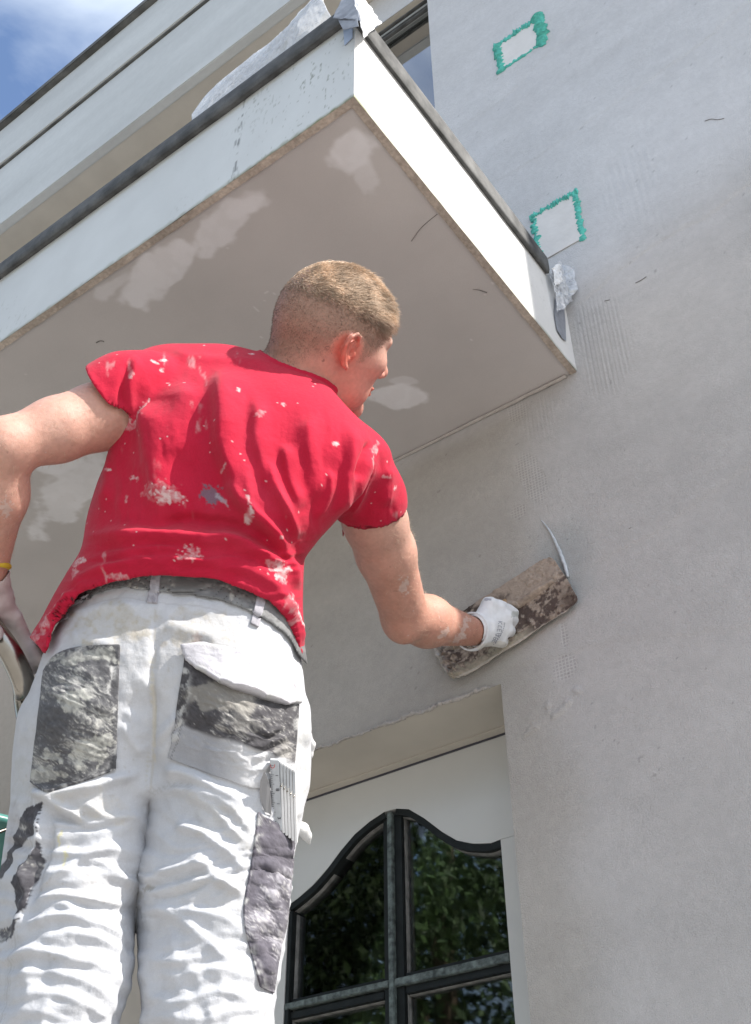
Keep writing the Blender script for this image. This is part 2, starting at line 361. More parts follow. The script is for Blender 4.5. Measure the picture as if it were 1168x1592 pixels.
# ------------------------------------------------------------------ house
YW, ZS, XF, YF, ZT = 1.6, 2.968, -.62, .79, 3.25
XJ, ZD, YD = -.878, 2.272, 1.764
XE = 1.55
house = empty('house', (0, 1.6, 0), 'flat roofed house with freshly rendered grey wall, porch canopy and glazed door', 'house')

def mask_ell(V, ax, c, r, rotdeg=0, s=1, nsc=25, namp=.35):
    a = V[:, ax[0]]-c[0]; b = V[:, ax[1]]-c[1]; q = math.radians(rotdeg)
    x = (a*math.cos(q)+b*math.sin(q))/r[0]; y = (-a*math.sin(q)+b*math.cos(q))/r[1]
    d = np.sqrt(x*x+y*y)+namp*fbm(np.c_[a, b]*nsc, 4, s); return d
def wall_col(V):
    X, Z = V[:, 0], V[:, 2]; p2 = np.c_[X, Z]
    lo = np.array([.455, .438, .425]); hi = np.array([.58, .58, .59]); mid = np.array([.51, .50, .50])
    # the new coat ends along a slanted ragged line, older pale coat above it
    e = Z-(3.32+.22*X)+.05*fbm(p2*6, 4, 3)
    k = (sst(-.12, .26, e)*.7+sst(-.01, .05, e)*.3)[:, None]; c = lo*(1-k)+hi*k
    e2 = Z-(3.22+.05*X)+.08*fbm(p2*5, 4, 13); k2 = (sst(-.22, .10, e2)*.45)[:, None]; c = c*(1-k2*(1-k))+mid*k2*(1-k)
    c = c*(1+.10*fbm(p2*2.2, 4, 8)+.06*fbm(p2*np.array([3, 14]), 4, 9)+.05*fbm(p2*25, 3, 29))[:, None]
    # chalky smears from the trowel
    sm = sst(.25, .6, fbm(p2*np.array([5, 9])+3.3, 4, 21))*sst(-.2, .1, e); c = c*(1-.5*sm[:, None]*.25)+sm[:, None]*.08*np.array([1, 1, 1])
    sp = vn(p2*160, 5) > .93; c = np.where((sp & (vn(p2*12, 6) > .1))[:, None], c*.72, c)
    # thin grey scratches high on the wall
    for (x, z, l) in ():
        d = np.abs(Z-z-.25*(X-x)+.004*fbm(p2*60, 2, 2)); m_ = (np.abs(X-x) < l)*sst(.004, .001, d)*sst(-.2, .3, vn(p2*130, 4)); c = c*(1-.45*m_[:, None])
    # exposed cement-brown zone round the work
    # still wet coat between the canopy and the door
    w = sst(-.70, -.84, X+.05*fbm(p2*8, 4, 61))*sst(2.97, 2.90, Z+.02*fbm(p2*9, 3, 62)); c = c*(1-.15*w[:, None]*np.array([.85, 1.0, 1.3]))
    w = sst(-.78, -.73, X+.2*(Z-2.45))*sst(-.62, -.70, X)*sst(2.62, 2.52, Z)*sst(2.36, 2.42, Z); c = c*(1-.14*w[:, None]*np.array([1.25, .95, .85]))
    return c
def meshmask(V):
    X, Z = V[:, 0], V[:, 2]; P2 = np.c_[X, Z]
    def region(cx, cz, rx, rz, s, rd=0): return sst(1.05, .85, mask_ell(V, (0, 2), (cx, cz), (rx, rz), rd, s, 30, .35))
    m = np.maximum.reduce([region(-.775, 2.935, .028, .035, 1), region(-.76, 2.735, .03, .085, 2, 10), region(-.742, 2.26, .024, .028, 3), region(-.735, 2.32, .010, .03, 5), region(-.80, 2.66, .02, .02, 6)])
    p = .0068; gx = np.abs((X/p) % 1-.5)*2; gz = np.abs((Z/p) % 1-.5)*2
    thr = np.maximum(sst(.62, .9, gx), sst(.62, .9, gz))
    return m, thr
def wall_disp(V):
    X, Z = V[:, 0], V[:, 2]; P2 = np.c_[X, Z]
    m, thr = meshmask(V)
    d = .0012*fbm(P2*9, 4, 31)-m*.0006
    # notched trowel combing next to the canopy end, and its ghost lower down
    cm = sst(1.1, .6, mask_ell(V, (0, 2), (-.55, 3.02), (.07, .18), 0, 11, 14, .3)); d += cm*.0016*np.sin(X*2*math.pi/.0095)
    cm = sst(1.1, .5, mask_ell(V, (0, 2), (-.40, 3.50), (.10, .22), 0, 12, 9, .4)); d += cm*.0006*np.sin(X*2*math.pi/.008)
    cm = sst(1.1, .4, mask_ell(V, (0, 2), (-.72, 2.9), (.06, .12), 0, 14, 9, .4)); d += cm*.0008*np.sin(X*2*math.pi/.0095)
    # trowel laps: low steps running slightly uphill
    for (z0, sl, a, s) in ((3.30, .22, .0022, 41), (2.62, .25, .0014, 42), (2.20, -.10, .0012, 43), (3.9, .12, .0015, 44), (4.35, .2, .0012, 45)):
        e = Z-z0-sl*X+.05*fbm(P2*4, 4, s); d += a*sst(-.006, .006, e)*sst(.25, 0, e)
    rg = sst(1.1, .8, mask_ell(V, (0, 2), (-.80, 2.175), (.075, .02), 20, 15, 40, .6)); d += rg*.003*sst(0, .4, fbm(P2*70, 3, 19))
    return d
MW = M['wall']
def wgrid(name, x0, x1, z0, z1, st, parent=house):
    nu = max(2, int((x1-x0)/st)+1); nv = max(2, int((z1-z0)/st)+1)
    def fn(u, v):
        V = np.c_[x0+(x1-x0)*u, np.full(len(u), YW), z0+(z1-z0)*v]
        d = wall_disp(V) if st < .03 else 0*u
        ed = np.minimum(np.minimum(u, 1-u)*(x1-x0), np.minimum(v, 1-v)*(z1-z0)) > .0005
        V[:, 1] -= d*((np.abs(V[:, 0]-XJ) > .0005) | (V[:, 2] > ZD+.0005))*((np.abs(V[:, 2]-ZD) > .0005) | (V[:, 0] > XJ+.0005)); return V
    return fn, nu, nv
def joinwalls(rects):
    Vs, Fs, n0 = [], [], 0
    for (x0, x1, z0, z1, st) in rects:
        fn, nu, nv = wgrid('', x0, x1, z0, z1, st)
        u, v = np.meshgrid(np.linspace(0, 1, nu), np.linspace(0, 1, nv), indexing='ij'); V = fn(u.ravel(), v.ravel())
        i = np.arange(nu*nv).reshape(nu, nv)+n0; Fs.append(np.stack([i[:-1, :-1], i[1:, :-1], i[1:, 1:], i[:-1, 1:]], -1).reshape(-1, 4)); Vs.append(V); n0 += len(V)
    return np.concatenate(Vs), np.concatenate(Fs)
XW0, XW1, ZW0, ZW1 = -2.05, -.931, 3.95, 5.16     # upper window opening
XD0 = -1.9
V, F = joinwalls([(XJ, -.45, 1.9, 3.3, .0034), (-.45, .02, 1.55, 3.3, .005), (XJ, -.45, 1.2, 1.9, .006), (-.45, .02, 1.2, 1.55, .01), (XJ, .02, 3.3, 4.8, .0055), (XJ, .02, 4.8, 5.385, .02), (.02, XE, 0, 5.385, .5), (XJ, .02, 0, 1.2, .5),
                  (XD0, XJ, ZD, 2.966, .0045), (-6, XD0, 0, 2.966, .5), (-6, XW0, 2.966, 5.385, .5), (XW1, XJ, 2.966, 5.385, .02), (XW0, XW1, 2.966, ZW0, .02), (XW0, XW1, ZW1, 5.385, .5)])
wall = mesh('wall', V, F, MW, house, True, wall_col(V), {'mesh': meshmask(V)[0]})
# wall body behind the face, end face and reveals
box('wall_end', (XE-.3, YW+.002, 0), (XE, 9, 5.38), M['upfascia'], house, 0)
prism('door_reveal', [(XJ, YW+.001, 0), (XJ, YW+.2, 0), (XJ, YW+.2, ZD), (XJ, YW+.001, ZD)], (1, 0, 0), .25, M['reveal'], house)
box('door_reveal', (XD0-.2, YW+.001, ZD), (XJ+.2, YW+.2, ZD+.06), M['reveal'], house, 0)
box('door_reveal', (XD0-.25, YW+.001, 0), (XD0, YW+.2, ZD), M['reveal'], house, 0)
# canopy -----------------------------------------------------------
canopy = box('canopy', (-6, YF+.03, ZS+.02), (XF-.03, YW-.002, ZT-.01), M['edge'], house, 0)
def soff_col(V):
    c = np.tile(np.array([.48, .455, .44]), (len(V), 1)); c *= (1+.06*fbm(V[:, :2]*3, 4, 4))[:, None]
    wht = np.array([.70, .69, .70])
    for (cx, cy, rx, ry, rd, s, k) in ((-.69, .875, .052, .042, 20, 1, .9), (-.70, .93, .025, .05, 10, 9, .5), (-1.0, .855, .09, .035, -3, 2, .75), (-.93, .845, .05, .025, 0, 22, .4), (-1.17, .862, .085, .04, -8, 3, .85), (-1.25, .83, .05, .02, 0, 23, .5), (-.983, 1.432, .055, .032, 25, 4, .9), (-.94, 1.40, .03, .015, 40, 14, .5),
                                  (-1.79, 1.10, .13, .04, 20, 5, .9), (-1.85, 1.22, .16, .07, -15, 6, .85), (-1.80, 1.36, .15, .06, -30, 7, .8), (-1.68, 1.45, .1, .04, -30, 8, .7)):
        d = mask_ell(V, (0, 1), (cx, cy), (rx, ry), rd, s, 17, .75); m_ = (sst(1.16, .84, d)*k*(.85+.15*sst(-.3, .3, fbm(V[:, :2]*40, 3, s+40))))[:, None]; c = c*(1-m_)+wht*m_
    for (a, b, w) in ():
        a, b = np.array(a), np.array(b); h = np.clip(((V[:, :2]-a) @ (b-a))/((b-a) @ (b-a)), 0, 1); d = np.linalg.norm(V[:, :2]-a-h[:, None]*(b-a), axis=1)
        c *= (1-.6*sst(w*1.4, w*.4, d+.0008*vn(V[:, :2]*200, 3)))[:, None]
    sp = (vn(V[:, :2]*70, 77) > .95) & (vn(V[:, :2]*6, 78) > .2); c[sp] = (.6, .58, .57)
    return c
EW = .0115
def sof(u, v):
    V = np.c_[-2.6+(XF-EW+2.6)*u, YF+EW+(YW-YF-EW)*v, np.full(len(u), ZS+.004)]; V[:, 2] += .0012*fbm(V[:, :2]*4, 3, 5); return V
sheet('soffit', sof, 560, 230, M['soffit'], canopy, col=soff_col)
sheet('soffit', lambda u, v: np.c_[-6+3.4*u, YF+EW+(YW-YF-EW)*v, np.full(len(u), ZS+.004)], 4, 4, M['soffit'], canopy, col=soff_col)
def fas_col(V, front):
    s = V[:, 0] if front else V[:, 1]; Z = V[:, 2]; p2 = np.c_[s, Z]
    c = np.tile(np.array([.58, .605, .61]) if front else np.array([.66, .655, .64]), (len(V), 1))  # front face cooler and darker: its shade is put into the paint colour
    c *= (1+.03*fbm(p2*np.array([9, 3]), 4, 6))[:, None]
    # algae spots running downward, thickest by the free corner
    near = np.exp(-((s+.70)/.16)**2) if front else .12*np.exp(-((s-.82)/.1)**2)
    sp = fbm(p2*np.array([210, 90]), 3, 31); big = fbm(p2*14, 3, 33)
    m_ = sst(.38, .62, sp+.35*big)*(near*.65+.2*sst(.0, .2, fbm(p2*5, 3, 35))); grn = np.array([.13, .15, .11]); c = c*(1-m_[:, None])+grn*m_[:, None]
    if front:
        j = sst(.0035, .001, np.abs(s+.9))*sst(-.3, .2, vn(p2*90, 8)); c = c*(1-.65*j[:, None])
        j = sst(.02, .002, np.abs(s+.9+.004))*sst(.2, .5, fbm(p2*np.array([200, 40]), 3, 7)); c = c*(1-.5*j[:, None])
    e = sst(.014, .0, Z-ZS+.006*fbm(p2*60, 3, 9)); k = (e*(.55+.4*(near if front else np.exp(-((s-.8)/.08)**2))))[:, None]; c = c*(1-k)+np.array([.16, .17, .07])*k
    return c
sheet('fascia', lambda u, v: np.c_[-2.2+(XF+2.2)*u, YF+.0006*fbm(np.c_[u*20, v*2], 3, 2), ZS+(ZT-ZS)*v], 700, 90, M['fascia'], canopy, col=lambda V: fas_col(V, True))
sheet('fascia', lambda u, v: np.c_[-6+3.8*u, np.full(len(u), YF), ZS+(ZT-ZS)*v], 3, 3, M['fascia'], canopy, col=lambda V: fas_col(V, True))
sheet('fascia', lambda u, v: np.c_[XF+.0006*fbm(np.c_[u*12, v*2], 3, 4), YF+(YW-YF-.001)*u, ZS+(ZT-ZS)*v], 330, 90, M['fascia'], canopy, col=lambda V: fas_col(V, False))
def edge_col(V): return V
def estrip(name, fn, nu):
    def f2(u, v):
        V = fn(u, v); V[:, 2] += .0016*fbm(V*60, 3, 3)-.001*(fbm(V*20, 2, 5) > .3); return V
    return sheet(name, f2, nu, 7, M['edge'], canopy)
estrip('edge_strip', lambda u, v: np.c_[-3+(XF+3)*u, YF+.0005+(EW+.004)*v, np.full(len(u), ZS+.0005)], 700)
estrip('edge_strip', lambda u, v: np.c_[XF-.0005-(EW+.004)*v, YF+.0162+(YW-YF-.0172)*u, np.full(len(u), ZS+.0005)], 260)
# the narrow cream bead where soffit meets the wall
tube('cream_bead', [(-2.6, YW-.003, ZS-.001), (-1.8, YW-.004, ZS-.001), (-1.2, YW-.003, ZS), (-.80, YW-.004, ZS-.001), (-.70, YW-.005, ZS-.002), (-.645, YW-.004, ZS-.001)], .0045, M['mortar'], canopy, 8, jit=.12)
for pl in ([(640, 375), (652, 358), (664, 346), (680, 333)], ): tube('scratch', [onZ(x, y, ZS+.003) for x, y in pl], .0006, M['bark0'], canopy, 5)
tube('scratch', [onZ(x, y, ZS+.003) for x, y in ((735, 450), (745, 451), (757, 455))], [.0004, .0008, .0013], M['bark0'], canopy, 5)
tube('scratch', [onZ(x, y, ZS+.003) for x, y in ((150, 533), (156, 530), (162, 531))], [.0015, .001, .001], M['bark0'], canopy, 5)
for pl in ([(1096, 188), (1106, 185), (1116, 186), (1126, 184)], [(988, 440), (996, 436), (1005, 430)], [(940, 468), (948, 466)], [(978, 822), (982, 820)]): tube('scratch', [onY(x, y, YW-.001) for x, y in pl], .0008, M['bark0'], wall, 5)
# metal edge trim: profile swept along the front and the side, mitred at the corner
def trim(pts_in, pts_out, z0, z1, name):
    prof = [(0.0, z0+.010), (.35, z0+.004), (.8, z0), (1, z0+.012), (1, z1-.022), (.9, z1-.007), (.7, z1), (.0, z1)]
    V, F = [], []; n = len(prof)
    for a, b in zip(pts_in, pts_out):
        for o_, z_ in prof: V.append((a[0]+(b[0]-a[0])*o_, a[1]+(b[1]-a[1])*o_, z_))
    for i in range(len(pts_in)-1):
        for k in range(n-1): F.append((i*n+k, i*n+k+1, (i+1)*n+k+1, (i+1)*n+k))
    F += [tuple(range(n)), tuple(range(n, 2*n))[::-1]] if len(pts_in) == 2 else []
    o = mesh(name, V, F, M['trim'], canopy, False)
    for p_ in o.data.polygons: p_.use_smooth = len(p_.vertices) == 4
    return o
trim([(-6, YF+.004), (XF-.004, YF+.004)], [(-6, YF-.017), (XF+.012, YF-.017)], 3.240, 3.297, 'metal_trim')
trim([(XF-.004, YF+.006), (XF-.004, 1.512)], [(XF+.012, YF-.016), (XF+.012, 1.512)], 3.214, 3.280, 'metal_trim')
box('canopy_top', (-6, YF+.006, ZT+.001), (XF-.008, YW-.002, ZT+.024), M['darkedge'], canopy, 0)
# roof box ---------------------------------------------------------
YR, ZR0, ZR1 = 1.411, 5.385, 6.47
rb = box('roof_parapet', (-9, YR, ZR0), (XE, YR+.04, 6.018), M['upfascia'], house, .004)
box('upper_board', (-9, YR-.016, 6.030), (XE, YR+.05, ZR1), M['upfascia'], rb, .004)
box('groove', (-9, YR-.010, 6.0185), (XE, YR+.045, 6.0295), M['darkedge'], rb, 0)
box('eave_soffit', (-9, YR+.04, ZR0+.004), (XE, YW+.05, ZR0+.03), M['reveal'], rb, 0)
box('roof_edge', (-9, YR-.045, ZR1+.002), (XE, YR+.08, ZR1+.05), M['darkedge'], rb, .006)
box('roof', (-9, YR+.05, ZR1-.05), (XE, 9, ZR1), M['darkedge'], house, 0)
# upper window ------------------------------------------------------
win = box('window', (XW0, YW+.03, ZW1-.05), (XW1, YW+.09, ZW1), M['frame'], house, .004)
tag(win, None)
box('window_frame', (XW0, YW+.002, ZW1-.002), (XW1, YW+.2, ZW1+.02), M['reveal'], win, 0)
for k, (y_, z_) in enumerate(((.022, .062), (.012, .022), (.026, .038))):
    box('window_frame', (XW0, YW+y_, ZW1-z_-.010), (XW1-.002, YW+y_+.012, ZW1-z_), M['trim'], win, .002)
box('window_frame', (XW1-.018, YW+.03, ZW0), (XW1-.003, YW+.09, ZW1-.051), M['frame'], win, .003)
box('window_frame', (XW0, YW+.03, ZW0), (XW1-.019, YW+.09, ZW0+.05), M['frame'], win, .003)
box('window_frame', (XW1, YW+.003, ZW0), (XW1+.03, YW+.2, ZW1), M['reveal'], win, 0)
box('pane', (XW0+.01, YW+.045, ZW0+.051), (XW1-.019, YW+.051, ZW1-.051), M['clearglass'], win, 0)
def curt(u, v):
    x = XW0+(XW1-XW0)*u; return np.c_[x, YW+.16+.02*np.sin(x*60)+.008*np.sin(x*23), ZW0+(ZW1-ZW0)*v]
sheet('curtain', curt, 120, 4, M['curtain'], win)
box('room_back', (XW0-.1, YW+.4, ZW0-.2), (XW1+.1, YW+.42, ZW1+.2), M['room'], win, 0)
# insulation blocks with foam ------------------------------------------
def inblock(x0, x1, z0, z1, thick, s):
    c = [(x0, z0), (x1, z0+.002), (x1, z1), (x0, z1)]
    b = prism('insulation_block', [(x, YW-.0015, z) for x, z in c], (0, -1, 0), .002, M['block'], house)
    V, F = [], []
    for i in range(4):
        a, d = np.array(c[i]), np.array(c[(i+1) % 4]); th = thick[i]*.85
        if th <= 0: continue
        n = 90; m_ = 9; base = len(V)
        nr = np.array([(d-a)[1], -(d-a)[0]])/np.linalg.norm(d-a); ext = (d-a)/np.linalg.norm(d-a)*th*.6
        for k in range(n+1):
            p = (a-ext)+(d-a+2*ext)*k/n; ws = th*(1+.75*float(fbm(np.array([[k*.5, i*7+s]]), 4, s)[0])); sh = .004*float(vn(np.array([[k*.2, i+9.]]), s)[0]); tp = min(1, min(k, n-k)/2.5+.25)
            for j in range(m_):
                an = math.pi*j/(m_-1); q = p+nr*(sh+ws*.5*(math.cos(an))*tp)
                r_ = 1+.5*float(vn(np.array([[k*.8, j*.9, i*3.]]), s+3)[0])
                V.append((q[0], YW-.0008-math.sin(an)*ws*.30*tp*r_, q[1]))
        F += [(base+k*m_+j, base+k*m_+j+1, base+(k+1)*m_+j+1, base+(k+1)*m_+j) for k in range(n) for j in range(m_-1)]
    f = mesh('foam_seal', V, F, M['foam'], b)
    return b
inblock(-.69, -.545, 4.335, 4.485, (.014, .038, .030, .026), 3)
inblock(-.662, -.545, 3.385, 3.572, (0, .018, .024, .020), 11)
# door ----------------------------------------------------------------
door = empty('door', (-1.26, YD, 0), None, None); door.parent = house; door.matrix_parent_inverse = house.matrix_world.inverted()
arch = [(XJ-.647, 2.040), (-1.50, 2.049), (-1.46, 2.068), (-1.42, 2.096), (-1.387, 2.125), (-1.35, 2.152), (-1.31, 2.170), (-1.272, 2.181)]
archr = [(-1.242, 2.180), (-1.21, 2.170), (-1.172, 2.140), (-1.13, 2.100), (-1.097, 2.074), (-1.06, 2.058), (-1.02, 2.049), (-.999, 2.051)]
def poly_wall(name, outline, y0, th, m_, par): return prism(name, [(x, y0, z) for x, z in outline], (0, 1, 0), th, m_, par)
# white door leaf in pieces round the glazed opening: top panel follows the arch
top = [(-1.9+.06, 2.268)]+[(-1.84, 2.04)]+arch+archr+[(-.905, 2.051), (-.905, 2.268)]
leaf = poly_wall('door_leaf', top, YD, .045, M['frame'], door)
box('door_leaf', (-.9985, YD+.0003, 0), (-.905, YD+.045, 2.0505), M['frame'], door, 0)
box('door_leaf', (-1.84, YD+.0003, 0), (-1.5255, YD+.045, 2.0395), M['frame'], door, 0)
box('door_leaf', (-1.525, YD+.0003, 0), (-.999, YD+.045, .9), M['frame'], door, 0)
box('door_frame', (-.903, YD-.012, 0), (XJ+.001, YD+.05, ZD-.001), M['frame'], door, .003)
box('door_frame', (-1.898, YD-.012, 0), (-1.842, YD+.05, ZD-.001), M['frame'], door, .003)
box('door_head', (-1.84, YD-.022, ZD-.0045), (-.904, YD+.05, ZD-.0005), M['reveal'], door, 0)
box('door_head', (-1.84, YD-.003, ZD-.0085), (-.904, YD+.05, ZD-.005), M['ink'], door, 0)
def ribbon(name, line, w, y0, y1, m_, par, side=-1):     # band lying inside the opening under a curve
    l = np.array(line); T = np.gradient(l, axis=0); T /= np.linalg.norm(T, axis=1)[:, None]; N = np.c_[T[:, 1], -T[:, 0]]*1.0
    N[N[:, 1]*side < 0] *= -1; inn = l+N*w; n = len(l); V = []
    for (A) in ((l, y0), (inn, y0), (inn, y1), (l, y1)): V += [(p[0], A[1], p[1]) for p in A[0]]
    F = [(r_*n+k, r_*n+k+1, ((r_+1) % 4)*n+k+1, ((r_+1) % 4)*n+k) for r_ in range(4) for k in range(n-1)]
    return mesh(name, V, F, m_, par, False)
def dens(l):
    xs = [p[0] for p in l]; c = crv(l); x = np.linspace(min(xs), max(xs), 50); return list(zip(x, c(x)))
al, ar = dens(arch), dens(archr)
dk = M['darkframe']
for nm, ln in (('left', al), ('right', ar)):
    ribbon('glazing_frame', ln, .014, YD+.0008, YD+.03, dk, door)
    ribbon('glazing_bead', [(x, z-.0142) for x, z in ln], .003, YD+.012, YD+.03, M['bead'], door)
X0, X1, XM0, XM1, ZR = -1.5248, -.9992, -1.2715, -1.2425, 1.8345
def vbar(n_, x0, x1, z0, z1, y0, y1, m_): return box(n_, (x0, YD+y0, z0), (x1, YD+y1, z1), m_, door, .0015)
vbar('glazing_frame', X0, X0+.012, .91, 2.026, .0008, .03, dk)
vbar('glazing_bead', X0+.0125, X0+.015, .91, 2.02, .012, .03, M['bead'])
vbar('muntin', -1.265, -1.2525, .91, 2.176, -.002, .026, M['lead'])
vbar('glazing_frame', -1.2522, -1.232, .91, 2.172, .006, .03, dk)
vbar('glazing_frame', -1.2800, -1.2653, .91, 2.168, .006, .03, dk)
vbar('glazing_bead', -1.2316, -1.2293, .91, 2.16, .012, .03, M['bead'])
for zz in (1.8365, 1.46, 1.1):
    vbar('muntin', X0+.0005, -1.2655, zz-.008, zz+.004, -.001, .026, M['lead']); vbar('muntin', -1.252, X1-.0005, zz-.011, zz+.004, -.001, .026, M['lead'])
    vbar('glazing_frame', X0+.001, -1.2805, zz+.0045, zz+.012, .007, .03, dk); vbar('glazing_frame', -1.2315, X1-.001, zz+.0045, zz+.012, .007, .03, dk)
    vbar('glazing_frame', X0+.001, -1.2805, zz-.026, zz-.0115, .007, .03, dk); vbar('glazing_frame', -1.2315, X1-.001, zz-.026, zz-.0115, .007, .03, dk)
    vbar('glazing_bead', X0+.017, -1.2805, zz-.0290, zz-.0265, .012, .03, M['bead']); vbar('glazing_bead', -1.2275, X1-.001, zz-.0290, zz-.0265, .012, .03, M['bead'])
def pane(x0, x1, z0, top_):
    pts = [(x0, z0), (x1, z0)]+[(x, z-.006) for x, z in reversed([p for p in top_ if x0 <= p[0] <= x1])] if top_ else [(x0, z0), (x1, z0), (x1, z0+.34), (x0, z0+.34)]
    return poly_wall('pane', pts, YD+.022, .004, M['glass'], door)
pane(-1.5235, -1.2695, 1.838, al); pane(-1.2515, -1.0005, 1.838, ar)
for z0 in (1.49, 1.13): pane(-1.5235, -1.2695, z0-.02, None); pane(-1.2515, -1.0005, z0-.02, None)
rm = mesh('room', [(-1.85, YD+.05, .5), (-.95, YD+.05, .5), (-.95, YD+.05, 2.26), (-1.85, YD+.05, 2.26), (-1.85, YD+1.2, .5), (-.95, YD+1.2, .5), (-.95, YD+1.2, 2.26), (-1.85, YD+1.2, 2.26)],
          [(4, 5, 6, 7), (0, 4, 7, 3), (1, 2, 6, 5), (3, 7, 6, 2), (0, 1, 5, 4)], M['room'], door, False)
sheet('curtain', lambda u, v: np.c_[-1.52+.12*u, YD+.12+.012*np.sin(u*40), .92+1.25*v], 60, 3, mat('brown_curtain', (.10, .085, .06), .9), door)

# ------------------------------------------------------------------ plastic and tape
sheetroot = empty('plastic_cover', tuple(P(520, 20, 2.15)), 'white plastic sheet bunched over the canopy edge and taped at its outer corner', 'plastic sheet')
def crumple(name, corners, n, amp, m_, par, s=0, sc=30):
    c = [np.array(p) for p in corners]; nr = np.cross(c[1]-c[0], c[3]-c[0]); nr /= np.linalg.norm(nr)
    def fn(u, v):
        V = (1-u)[:, None]*(1-v)[:, None]*c[0]+u[:, None]*(1-v)[:, None]*c[1]+u[:, None]*v[:, None]*c[2]+(1-u)[:, None]*v[:, None]*c[3]
        r_ = 1-np.abs(fbm(V*sc, 3, s))*2; V = V+nr*(amp*r_)[:, None]+amp*.8*np.stack([fbm(V*sc*.7, 2, s+k) for k in (3, 5, 7)], 1); return V
    o = sheet(name, fn, n, n, m_, par); so = o.modifiers.new('thickness', 'SOLIDIFY'); so.thickness = .0006; return o
# bundle lying behind the front trim
def bundle(name, pts, s, m_, par, amp=.014):
    A = [(toC(p), r_) for p, r_ in pts]; A = [(a_, q_*.62) for a_, q_ in A]; lo = np.min([a for a, _ in A], 0)-.07; hi = np.max([a for a, _ in A], 0)+.07
    def fld(Q): return chain(Q, A, .01)-amp*(1-2*np.abs(fbm(Q*np.array([9, 9, 9]), 3, s)))*.8-.0030*(1-2*np.abs(fbm(Q*38, 3, s+1)))
    V, F = surfnets(fld, lo, hi, .005); return mesh(name, toW(relax(V, F, 1)), F, m_, par)
_bx, _by = crv([(0, 299), (1, 520)]), crv([(0, 196), (1, 34)])
_tx, _ty = crv([(0, 298), (.12, 322), (.42, 388), (.72, 446), (.88, 480), (1, 505)]), crv([(0, 178), (.12, 146), (.42, 90), (.72, 46), (.88, 10), (1, -8)])
def cover(k):
    def fn(u, v):
        X = _bx(u)*(1-v)+_tx(u)*v; Y = _by(u)*(1-v)+_ty(u)*v; V = np.array([onY(x, y, .80+k*.012) for x, y in zip(X, Y)])
        w = np.sin(np.pi*v)**.6*sst(0, .25, u); V[:, 1] -= w*(.010+.016*sst(.5, 1, u))
        q = np.c_[V[:, 0]*14+V[:, 2]*6, V[:, 2]*38-V[:, 0]*20]; V[:, 1] += w*(.006*(1-2*np.abs(fbm(q, 4, 5+k)))+.004*sst(.5, 1, u)*fbm(V*60, 3, 9+k)); V[:, 2] += .0025*fbm(V*40, 3, 15+k)*sst(0, .2, u); return V
    return fn
for k_, m_ in ((0, 'film'), (1, 'whiteplastic')):
    so = sheet('folded_sheet', cover(k_), 150, 26, M[m_], sheetroot); so.modifiers.new('thickness', 'SOLIDIFY').thickness = .0006
prism('tape_strip', [onY(534, 43, YF-.0015), onY(536, 71, YF-.0015), onY(548.5, 59, YF-.0015), onY(548.5, 34, YF-.0015)], (0, -1, 0), .0008, M['bluetape'], sheetroot)
crumple('tape_wrap', [onY(520, 30, .757), onY(560, 34, .757), onY(551, -8, .765), onY(530, 2, .765)], 24, .003, M['tape'], sheetroot, 3)
crumple('tape_wrap', [onY(534, 47, .757), onY(558, 42, .757), onY(556, 28, .757), onY(524, 26, .757)], 18, .0015, M['tape'], sheetroot, 31)
crumple('film_corner', [onX(549, 3, -.598), onX(566, 58, -.598), onX(592, 38, -.598), onX(556, -16, -.598)], 34, .006, M['whiteplastic'], sheetroot, 8, 45)
crumple('film_corner', [onX(549, 0, -.592), onX(562, 50, -.592), onX(578, 30, -.592), onX(558, -20, -.592)], 34, .005, M['film'], sheetroot, 12, 60)
s2 = empty('plastic_wrap', tuple(onX(872, 440, -.60)), 'torn clear plastic wrap with grey tape where the canopy meets the wall', 'plastic sheet')
tp = [(871, 418), (877, 432), (881, 450), (876, 470), (879, 500), (880, 530), (874, 526), (866, 513), (862, 490), (863, 466), (869, 444)]
prism('tape_strip', [onX(x, y, XF+.0025) for x, y in tp], (1, 0, 0), .0008, M['tape'], s2)
crumple('film', [onX(853, 432, -.612), onX(868, 486, -.606), onX(888, 470, -.60), onX(868, 405, -.60)], 40, .006, M['film'], s2, 4, 40)
crumple('film', [onY(866, 412, 1.575), onY(878, 476, 1.58), onY(898, 452, 1.592), onY(893, 418, 1.592)], 40, .006, M['film'], s2, 14, 40)
crumple('film', [onX(856, 418, -.604), onX(862, 446, -.604), onX(874, 440, -.60), onX(868, 408, -.60)], 24, .005, M['whiteplastic'], s2, 24, 70)

# ================================================================== the plasterer
person = empty('person', (-1.05, .98, 1.05), 'man seen from behind in red T-shirt and stained white work trousers, trowelling the wall', 'person')
